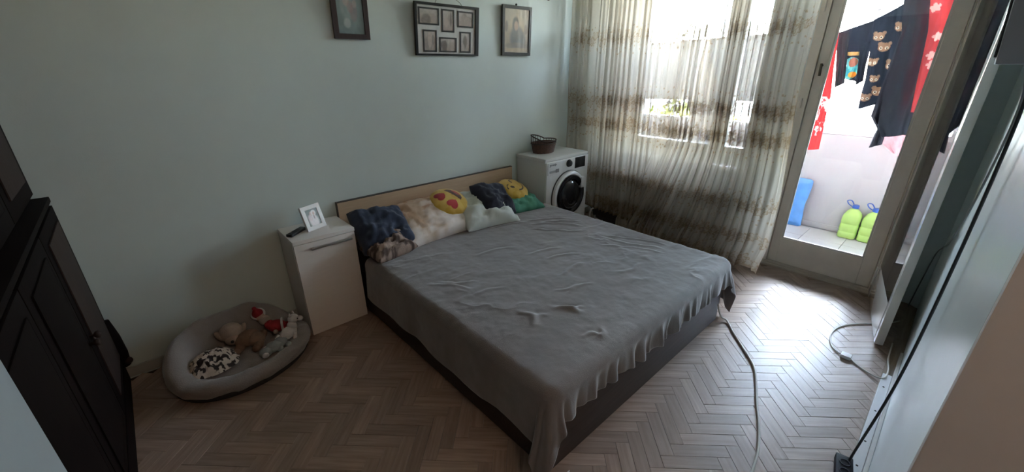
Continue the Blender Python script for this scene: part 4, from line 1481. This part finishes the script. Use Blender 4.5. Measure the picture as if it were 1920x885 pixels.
# ------------------------------------------------------------------ dark wardrobe on the left
M_DW = wood_mat('dark_mahogany', (0.0075, 0.004, 0.0035), (0.005, 0.0025, 0.002), rough=0.7, axis=2, spec=0.08)
M_DW2 = wood_mat('paler_mahogany', (0.048, 0.030, 0.025), (0.03, 0.019, 0.016), rough=0.6, axis=2, spec=0.15)  # paler brown for the far-end door panels and the knobs
t = thing('wardrobe', 'tall dark mahogany cupboard against the left wall', 'cupboard', (-1.5, -1.2, 0))
y0, y1 = -2.165, -0.035
bx('plinth', M_DW, (-1.79, -1.266, y0, y1, 0.0, 0.12), t, bev=0.004)
bx('lower_body', M_DW, (-1.79, -1.279, y0, y1, 0.1205, 1.035), t, bev=0.003)
bx('ledge', M_DW, (-1.79, -1.262, y0, y1 + 0.004, 1.0355, 1.06), t, bev=0.006)
bx('upper_body', M_DW, (-1.79, -1.318, y0, y1, 1.0605, 2.15), t, bev=0.003)
bx('cornice', M_DW, (-1.79, -1.29, y0, y1 + 0.005, 2.1505, 2.22), t, bev=0.012)
dw = (y1 - y0) / 4
for k in range(4):
    a, c = y0 + k * dw + 0.004, y0 + (k + 1) * dw - 0.004
    d = bx('door', M_DW, (-1.2785, -1.264, a, c, 0.14, 1.02), t, bev=0.004)
    bx('door_panel', M_DW2 if k == 3 else M_DW, (-1.2635, -1.258, a + 0.07, c - 0.07, 0.20, 0.96), d, bev=0.005)
    u = bx('door', M_DW, (-1.3175, -1.304, a, c, 1.08, 2.13), t, bev=0.004)
    bx('door_panel', M_DW2 if k == 3 else M_DW, (-1.3035, -1.298, a + 0.07, c - 0.07, 1.15, 2.06), u, bev=0.005)
    b = B()
    lathe(b, [(0.006, 0), (0.006, 0.012), (0.015, 0.02), (0.016, 0.03), (0.008, 0.036), (0.0005, 0.037)], 16,
          frame=Matrix.Translation((-1.2638, a + 0.035 if k % 2 else c - 0.03, 0.55)) @ Matrix.Rotation(PI / 2, 4, 'Y'))
    obj('knob', b, M_DW2, d, smooth=True)
b = B()
lathe(b, [(0.030, 0.12), (0.036, 0.20), (0.032, 0.30), (0.024, 0.36), (0.018, 0.40)], 16, (-1.262, y1 - 0.04, 0.0))
obj('corner_post', b, M_DW, t, smooth=True)
b = B()
ball(b, (-1.236, y1 - 0.06, 0.15), 0.018)
obj('knob', b, M_DW2, t, smooth=True)
t.location.x -= 0.022

# ------------------------------------------------------------------ television on the front wall and its cables
t = thing('television', 'dark television mounted high on the right wall, seen edge on', 'television', (0.75, YF + 0.06, 1.60))
b = B()
tl_ = math.tan(math.radians(4.5))
TX0, TX1, TZ0, TZ1 = 0.27, 1.22, 1.598, 2.14


def tvbox(bm, x0, x1, d0, d1, z0, z1, bev=0.004):
    s_ = len(bm.verts)
    box(bm, x0, x1, d0, d1, z0, z1, bev=bev)
    bm.verts.ensure_lookup_table()
    for v in bm.verts[s_:]:
        v.co.y += (v.co.z - TZ0) * tl_


tvbox(b, TX0, TX1, YF + 0.055, YF + 0.118, TZ0, TZ1)
obj('housing', b, mat('dark_blue_grey_plastic', (0.30, 0.335, 0.40), 0.5), t, angle=40)
b = B()
tvbox(b, TX0 + 0.008, TX1 - 0.008, YF + 0.1185, YF + 0.122, TZ0 + 0.012, TZ1 - 0.008, 0.001)
obj('screen', b, mat('tv_screen', (0.01, 0.01, 0.012), 0.1), t)
b = B()
box(b, 0.62, 0.88, YF + 0.0005, YF + 0.052, 1.70, 1.95)
obj('wall_bracket', b, M_DARK, t)

M_CBLK = mat('black_cable', (0.02, 0.02, 0.022), 0.45)
b = B()
tube(b, smooth_path([(0.93, YF + 0.06, 1.62), (0.955, YF + 0.03, 1.5), (0.965, YF + 0.022, 1.0), (0.965, YF + 0.03, 0.5), (0.965, YF + 0.062, 0.08), (0.96, YF + 0.064, 0.028)], 8), 0.0048, 8)
tag(obj('power_cable', b, M_CBLK, None, smooth=True), 'black cable hanging straight from television down the right wall', 'cable')
b = B()
tube(b, smooth_path([(1.05, YF + 0.06, 1.62), (1.10, YF + 0.03, 1.50), (1.28, YF + 0.02, 1.28), (1.62, YF + 0.016, 0.98), (2.1, YF + 0.016, 0.72), (2.55, YF + 0.016, 0.56), (2.75, YF + 0.03, 0.42), (2.80, YF + 0.05, 0.02)], 8), 0.0036, 8)
tag(obj('antenna_cable', b, mat('grey_cable', (0.16, 0.17, 0.18), 0.45), None, smooth=True), 'thin grey cable swinging down the right wall behind the door leaf', 'cable')
t = thing('power_strip', 'black power strip on the floor at bottom right', 'power strip', (0.93, YF + 0.075, 0.002), rot=(0, 0, math.radians(10)))
b = B()
box(b, -0.14, 0.05, -0.03, 0.03, 0.0, 0.036, bev=0.006)
obj('body', b, mat('matt_black_plastic', (0.008, 0.008, 0.012), 0.6, spec=0.2), t, angle=40)
for k in range(3):
    b = B()
    lathe(b, [(0.019, 0.0362), (0.019, 0.040), (0.016, 0.040), (0.016, 0.0362)], 20, (-0.1 + k * 0.052, 0, 0), cap0=False, cap1=False)
    obj('socket', b, mat('dark_navy_plastic', (0.03, 0.03, 0.05), 0.4), t)

# cables on the floor
M_CWH = mat('cream_cable', (0.66, 0.63, 0.58), 0.4)
b = B()
tube(b, smooth_path([(1.60, -2.025, 0.16), (1.66, -2.04, 0.05), (1.70, -2.07, 0.012), (1.60, -2.15, 0.008), (1.47, -2.26, 0.008), (1.342, -2.361, 0.008), (1.20, -2.42, 0.008), (1.06, -2.47, 0.008), (0.915, -2.527, 0.008), (0.77, -2.572, 0.008), (0.637, -2.593, 0.008), (0.45, -2.62, 0.008), (0.1, -2.75, 0.008)], 8), 0.0058, 8)
tag(obj('extension_cable', b, M_CWH, None, smooth=True), 'cream extension cable curving over the parquet from foot of bed', 'cable')
t = thing('inline_switch_cable', 'white flex with small switch looped on floor by opened door leaf', 'cable', (1.84, -2.68, 0.002))
b = B()
tube(b, smooth_path([(2.55, -2.86, 0.006), (2.44, -2.80, 0.006), (2.372, -2.734, 0.006), (2.30, -2.67, 0.006), (2.17, -2.60, 0.006), (2.03, -2.585, 0.006), (1.90, -2.615, 0.006), (1.845, -2.665, 0.008)], 8), 0.0042, 8)
obj('flex', b, M_CWH, t, smooth=True)
b = B()
box(b, 1.812, 1.858, -2.722, -2.672, 0.002, 0.024, bev=0.006)
obj('switch', b, mat('white_switch', (0.72, 0.72, 0.72), 0.35), t, angle=40)
b = B()
tube(b, smooth_path([(1.83, -2.722, 0.008), (1.80, -2.75, 0.006), (1.77, -2.795, 0.006), (1.74, -2.85, 0.012), (1.75, -2.88, 0.022), (1.86, -2.885, 0.012), (2.0, -2.87, 0.006), (2.2, -2.865, 0.006)], 8), 0.0042, 8)
obj('flex', b, M_CWH, t, smooth=True)

# ------------------------------------------------------------------ balcony: jugs, blue bag, clothes line
M_JUG = mat('green_pet_plastic', (0.58, 0.86, 0.22), 0.15, spec=0.6, trans=0.3)
M_CAP = mat('blue_cap', (0.03, 0.10, 0.42), 0.4)


def jug(x, y, label, sc_=1.0):
    t_ = thing('water_jug', label, 'jug', (x, y, 0.0005), 'green water jugs on the balcony')
    b_ = B()
    n_, m_ = 48, 1
    pr_ = [(0.01, 0.004), (0.066, 0.002), (0.074, 0.012), (0.075, 0.06), (0.071, 0.066), (0.071, 0.074), (0.075, 0.08), (0.075, 0.14), (0.071, 0.146), (0.071, 0.154), (0.075, 0.16),
           (0.075, 0.20), (0.070, 0.235), (0.055, 0.268), (0.036, 0.288), (0.024, 0.298), (0.022, 0.315)]
    rings_ = []
    for r_, h_ in pr_:
        ring_ = []
        for i in range(n_):
            a = 2 * PI * i / n_
            e = 4.5 if h_ < 0.26 else 2.2
            q_ = (abs(math.cos(a)) ** e + abs(math.sin(a)) ** e) ** (-1 / e)
            ring_.append(b_.verts.new((x + r_ * q_ * math.cos(a), y + r_ * q_ * math.sin(a), 0.0005 + h_ * sc_)))
        rings_.append(ring_)
    for p_, q_ in zip(rings_, rings_[1:]):
        for i in range(n_):
            b_.faces.new((p_[i], p_[(i + 1) % n_], q_[(i + 1) % n_], q_[i]))
    b_.faces.new(rings_[0][::-1])
    b_.faces.new(rings_[-1])
    obj('bottle', b_, M_JUG, t_, angle=60)
    b_ = B()
    lathe(b_, [(0.027, 0.302), (0.027, 0.332), (0.024, 0.336), (0.001, 0.336)], 24, (x, y, 0.0005))
    obj('cap', b_, M_CAP, t_, angle=40)
    b_ = B()
    tube(b_, smooth_path([(x + 0.0, y + 0.027, 0.315), (x, y + 0.06, 0.335), (x, y + 0.075, 0.365), (x, y + 0.045, 0.372), (x, y + 0.02, 0.34)], 5), 0.005, 6)
    obj('carry_handle', b_, M_CAP, t_, smooth=True)


jug(4.115, -2.285, 'green water jug with blue cap, left of the pair on balcony')
jug(4.115, -2.442, 'green water jug with blue cap, nearest the door stile')

# blue rolled bag leaning on the parapet
n1_, n2_ = 40, 40
Uu, Vv = np.meshgrid(np.linspace(0, 2 * PI, n1_, endpoint=False), np.linspace(0, 1, n2_))
rx = 0.035 * (1 + 0.25 * fbm(np.cos(Uu) * 2, np.sin(Uu) * 2, Vv * 5, 3)) * np.clip(np.minimum(Vv, 1 - Vv) * 14, 0.15, 1)
ry = 0.145 * (1 + 0.06 * fbm(np.cos(Uu) * 2 + 5, np.sin(Uu) * 2, Vv * 6, 3) + 0.05 * np.cos(Vv * 6)) * np.clip(np.minimum(Vv, 1 - Vv) * 40, 0.85, 1)
P = np.stack([4.10 + 0.065 * Vv + rx * np.cos(Uu), -1.735 + ry * np.sin(Uu), 0.003 + 0.50 * Vv], -1)
o = grid('plastic_sack', P, mat('blue_plastic_sheet', (0.10, 0.33, 0.80), 0.35, var=0.25, vscale=14), None, wrap=True)
tag(o, 'bright blue plastic sack leaning against the balcony parapet', 'sack')

b = B()
tube(b, [(3.47, 0.58, 1.80), (3.47, -1.844, 1.875), (3.44, -2.3, 2.06), (3.40, -3.69, 2.28)], 0.004, 6)
tag(obj('clothes_line', b, mat('line_wire', (0.5, 0.5, 0.5), 0.4), None, smooth=True), 'thin clothes line strung along the balcony', 'clothes line')


def strip(X_, rows2, nU=60, nV=90, wob=0.012, seed=1, colf=None, lean=0.0):
    """cloth between pairs of edge points (y,z) - (y,z)"""
    R_ = np.array(rows2)
    k = np.linspace(0, len(R_) - 1, nV)
    kk = np.arange(len(R_))
    c = [np.interp(k, kk, R_[:, i]) for i in range(4)]
    u = np.linspace(0, 1, nU)[None]
    Yc = c[0][:, None] * (1 - u) + c[2][:, None] * u
    Zc = c[1][:, None] * (1 - u) + c[3][:, None] * u
    v = np.linspace(0, 1, nV)[:, None] + 0 * u
    uu = u + 0 * v
    Xc = X_ + wob * np.sin(uu * 11 + seed * 3 + 1.5 * fbm(uu * 3 + seed, v * 2, seed, 2)) * (0.3 + v) + wob * 0.5 * fbm(uu * 8, v * 4, seed + 2, 2)
    return np.stack([Xc, Yc, Zc], -1), (colf(uu, v, Yc, Zc) if colf else None)


M_CLOTH = print_mat('printed_cotton', 0.85, translucent=0.30)
M_SHEET = print_mat('thin_sheet_cotton', 0.85, translucent=0.16)
NAVYC = (0.030, 0.038, 0.062)


def cloth(name, label, cat, X_, rows2, colf, parent=None, seed=1, nU=60, nV=90, wob=0.012, m=None):
    P_, c_ = strip(X_, rows2, nU, nV, wob, seed, colf)
    o_ = grid(name, P_, m or M_CLOTH, parent, c_, thick=0.004)
    if label:
        tag(o_, label, cat)
    return o_


def plainc(col, n=0.12, sd=1):
    return lambda u, v, y, z: np.clip(np.asarray(col) * (1 + n * 2 * fbm(u * 5, v * 6, sd, 3))[..., None], 0, 1)


def sweater_col(u, v, y, z):
    c = plainc(NAVYC)(u, v, y, z)
    cx, cz = -2.03, 1.575
    n = fbm(y * 30, z * 30, 2, 3)
    d = np.hypot((y - cx) / 0.062, (z - cz) / 0.085)
    c = np.where((d < 1)[..., None], lerp3((0.12, 0.42, 0.46), (0.30, 0.62, 0.60), sstep(-.3, .3, n)), c)
    d2 = np.hypot((y + 2.04) / 0.030, (z - 1.62) / 0.035)
    c = np.where((d2 < 1)[..., None], np.array((0.46, 0.20, 0.14)), c)
    d3 = np.hypot((y + 2.055) / 0.028, (z - 1.53) / 0.022)
    c = np.where((d3 < 1)[..., None], np.array((0.75, 0.38, 0.08)), c)
    d4 = (np.abs(z - 1.685) < 0.014) & (np.abs(y - cx) < 0.05)
    return np.where(d4[..., None], np.array((0.55, 0.36, 0.16)), c)


def bear_faces(pts):
    def f(u, v, y, z):
        c = plainc(NAVYC)(u, v, y, z)
        for py, pz, s in pts:
            hd = np.hypot((y - py) / (0.034 * s), (z - pz) / (0.030 * s)) < 1
            e1 = np.hypot((y - py - 0.026 * s), (z - pz - 0.024 * s)) < 0.013 * s
            e2 = np.hypot((y - py + 0.026 * s), (z - pz - 0.024 * s)) < 0.013 * s
            c = np.where((hd | e1 | e2)[..., None], np.array((0.36, 0.22, 0.15)), c)
            for sg in (-1, 1):
                g1 = np.hypot((y - py - sg * 0.016 * s), (z - pz + 0.006 * s))
                c = np.where((g1 < 0.010 * s)[..., None], np.array((0.80, 0.72, 0.60)), c)
                c = np.where((g1 < 0.005 * s)[..., None], np.array((0.05, 0.03, 0.03)), c)
        return c
    return f


def red_floral(u, v, y, z):
    c = plainc((0.55, 0.075, 0.085))(u, v, y, z)
    rg = np.random.default_rng(6)
    for k in range(16):
        py, pz = rg.uniform(-2.74, -2.38), 1.30 + k * 0.06
        a = np.arctan2(z - pz, y - py)
        d = np.hypot(y - py, z - pz) / (0.030 * (0.6 + 0.4 * np.abs(np.cos(2.5 * a))))
        c = np.where((d < 1)[..., None], np.array((0.80, 0.55, 0.52)), c)
    return c


def red_letters(u, v, y, z):
    c = plainc((0.66, 0.06, 0.065))(u, v, y, z)
    n = fbm(y * 45, z * 22, 5, 3)
    m_ = (n > 0.12) & (z > 1.04) & (z < 1.36) & (u > 0.35)
    return np.where(m_[..., None], np.array((0.80, 0.62, 0.60)), c)


t = thing('sweater', 'dark sweater with turquoise print on the balcony clothes line', 'sweater', (3.5, -2.0, 1.45))
cloth('body', None, None, 3.50, [(-1.882, 1.842, -2.112, 1.924), (-1.969, 1.69, -2.124, 1.743), (-2.005, 1.60, -2.12, 1.60), (-2.0, 1.50, -2.108, 1.475)], sweater_col, t, 2, 90, 120)
cloth('sleeve', None, None, 3.485, [(-1.890, 1.835, -1.962, 1.850), (-1.924, 1.651, -1.997, 1.641), (-1.97, 1.43, -2.023, 1.464)], plainc((0.045, 0.050, 0.062)), t, 3, 20, 60, 0.006)
cloth('sleeve', None, None, 3.485, [(-2.056, 1.75, -2.127, 1.78), (-2.084, 1.569, -2.128, 1.608), (-2.105, 1.458, -2.14, 1.483)], plainc(NAVYC), t, 4, 20, 60, 0.006)
cloth('pyjama_trousers', 'dark pyjama trousers printed with brown bear faces on clothes line', 'trousers', 3.455, [(-2.1, 1.915, -2.291, 2.04), (-2.129, 1.723, -2.336, 1.787), (-2.156, 1.491, -2.376, 1.532), (-2.158, 1.404, -2.369, 1.411), (-2.168, 1.27, -2.291, 1.326)],
      bear_faces(((-2.16, 1.80, 1), (-2.27, 1.86, 1), (-2.21, 1.725, 1.05), (-2.29, 1.60, 1.15), (-2.255, 1.41, 1.1), (-2.19, 1.36, .9), (-2.17, 1.62, .9), (-2.21, 1.50, .8), (-2.32, 1.75, .9))), None, 5, 110, 160)
cloth('long_garment', 'long plain dark blue garment, longest piece on the balcony line', 'clothing', 3.40, [(-2.24, 2.06, -2.428, 2.12), (-2.289, 1.822, -2.455, 1.813), (-2.296, 1.57, -2.478, 1.57), (-2.311, 1.302, -2.509, 1.295), (-2.328, 1.163, -2.516, 1.161), (-2.371, 1.074, -2.506, 1.108)], plainc((0.04, 0.046, 0.064)), None, 6)
cloth('dark_scarf', 'dark ragged edged scarf hanging lowest left of the long garment', 'scarf', 3.43, [(-2.29, 1.95, -2.37, 1.97), (-2.27, 1.378, -2.36, 1.343), (-2.262, 1.226, -2.374, 1.205), (-2.326, 1.132, -2.385, 1.129), (-2.314, 0.983, -2.385, 1.018)], plainc((0.045, 0.045, 0.065)), None, 7)
cloth('floral_towel', 'red towel with pale flowers at right end of the clothes line', 'towel', 3.335, [(-2.368, 2.13, -2.66, 2.16), (-2.438, 1.811, -2.708, 1.795), (-2.463, 1.57, -2.704, 1.537), (-2.495, 1.279, -2.728, 1.259)], red_floral, None, 8, 110, 160)
cloth('red_banner', 'bright red printed cloth with white lettering at left of balcony line', 'cloth', 3.44, [(-1.80, 1.875, -1.90, 1.89), (-1.82, 1.57, -1.933, 1.578), (-1.805, 1.359, -1.964, 1.364), (-1.80, 1.137, -1.974, 1.15), (-1.80, 0.891, -1.982, 0.925)], red_letters, None, 9, 70, 200)
cloth('pink_cloth', 'pale pink cloth hanging below the dark garments', 'cloth', 3.52, [(-2.30, 1.95, -2.48, 1.98), (-2.342, 1.135, -2.497, 1.15), (-2.381, 1.013, -2.518, 1.03), (-2.456, 0.951, -2.523, 0.918)], plainc((0.72, 0.50, 0.52)), None, 10)
SH = (0.60, 0.55, 0.50)
cloth('bed_sheet', 'pale sheet drying on balcony behind left of window', 'sheet', 3.50, [(-0.10, 1.83, -0.772, 1.85), (-0.10, 1.627, -0.777, 1.63), (-0.11, 1.253, -0.769, 1.275)], plainc(SH, 0.04), None, 11, m=M_SHEET)
cloth('bed_sheet', 'pale sheet drying on balcony behind right of window', 'sheet', 3.50, [(-0.864, 1.85, -1.518, 1.87), (-0.884, 1.717, -1.536, 1.679), (-0.997, 1.472, -1.558, 1.481), (-1.004, 1.286, -1.535, 1.288)], plainc((0.58, 0.53, 0.49), 0.04), None, 12, m=M_SHEET)
cloth('pillowcase', 'small pale pillowcase hanging low behind the curtained window', 'pillowcase', 3.54, [(-0.80, 1.85, -1.0, 1.86), (-0.725, 1.23, -1.136, 1.302), (-0.776, 0.919, -1.17, 0.96)], plainc((0.66, 0.58, 0.50), 0.04), None, 13, m=M_SHEET)
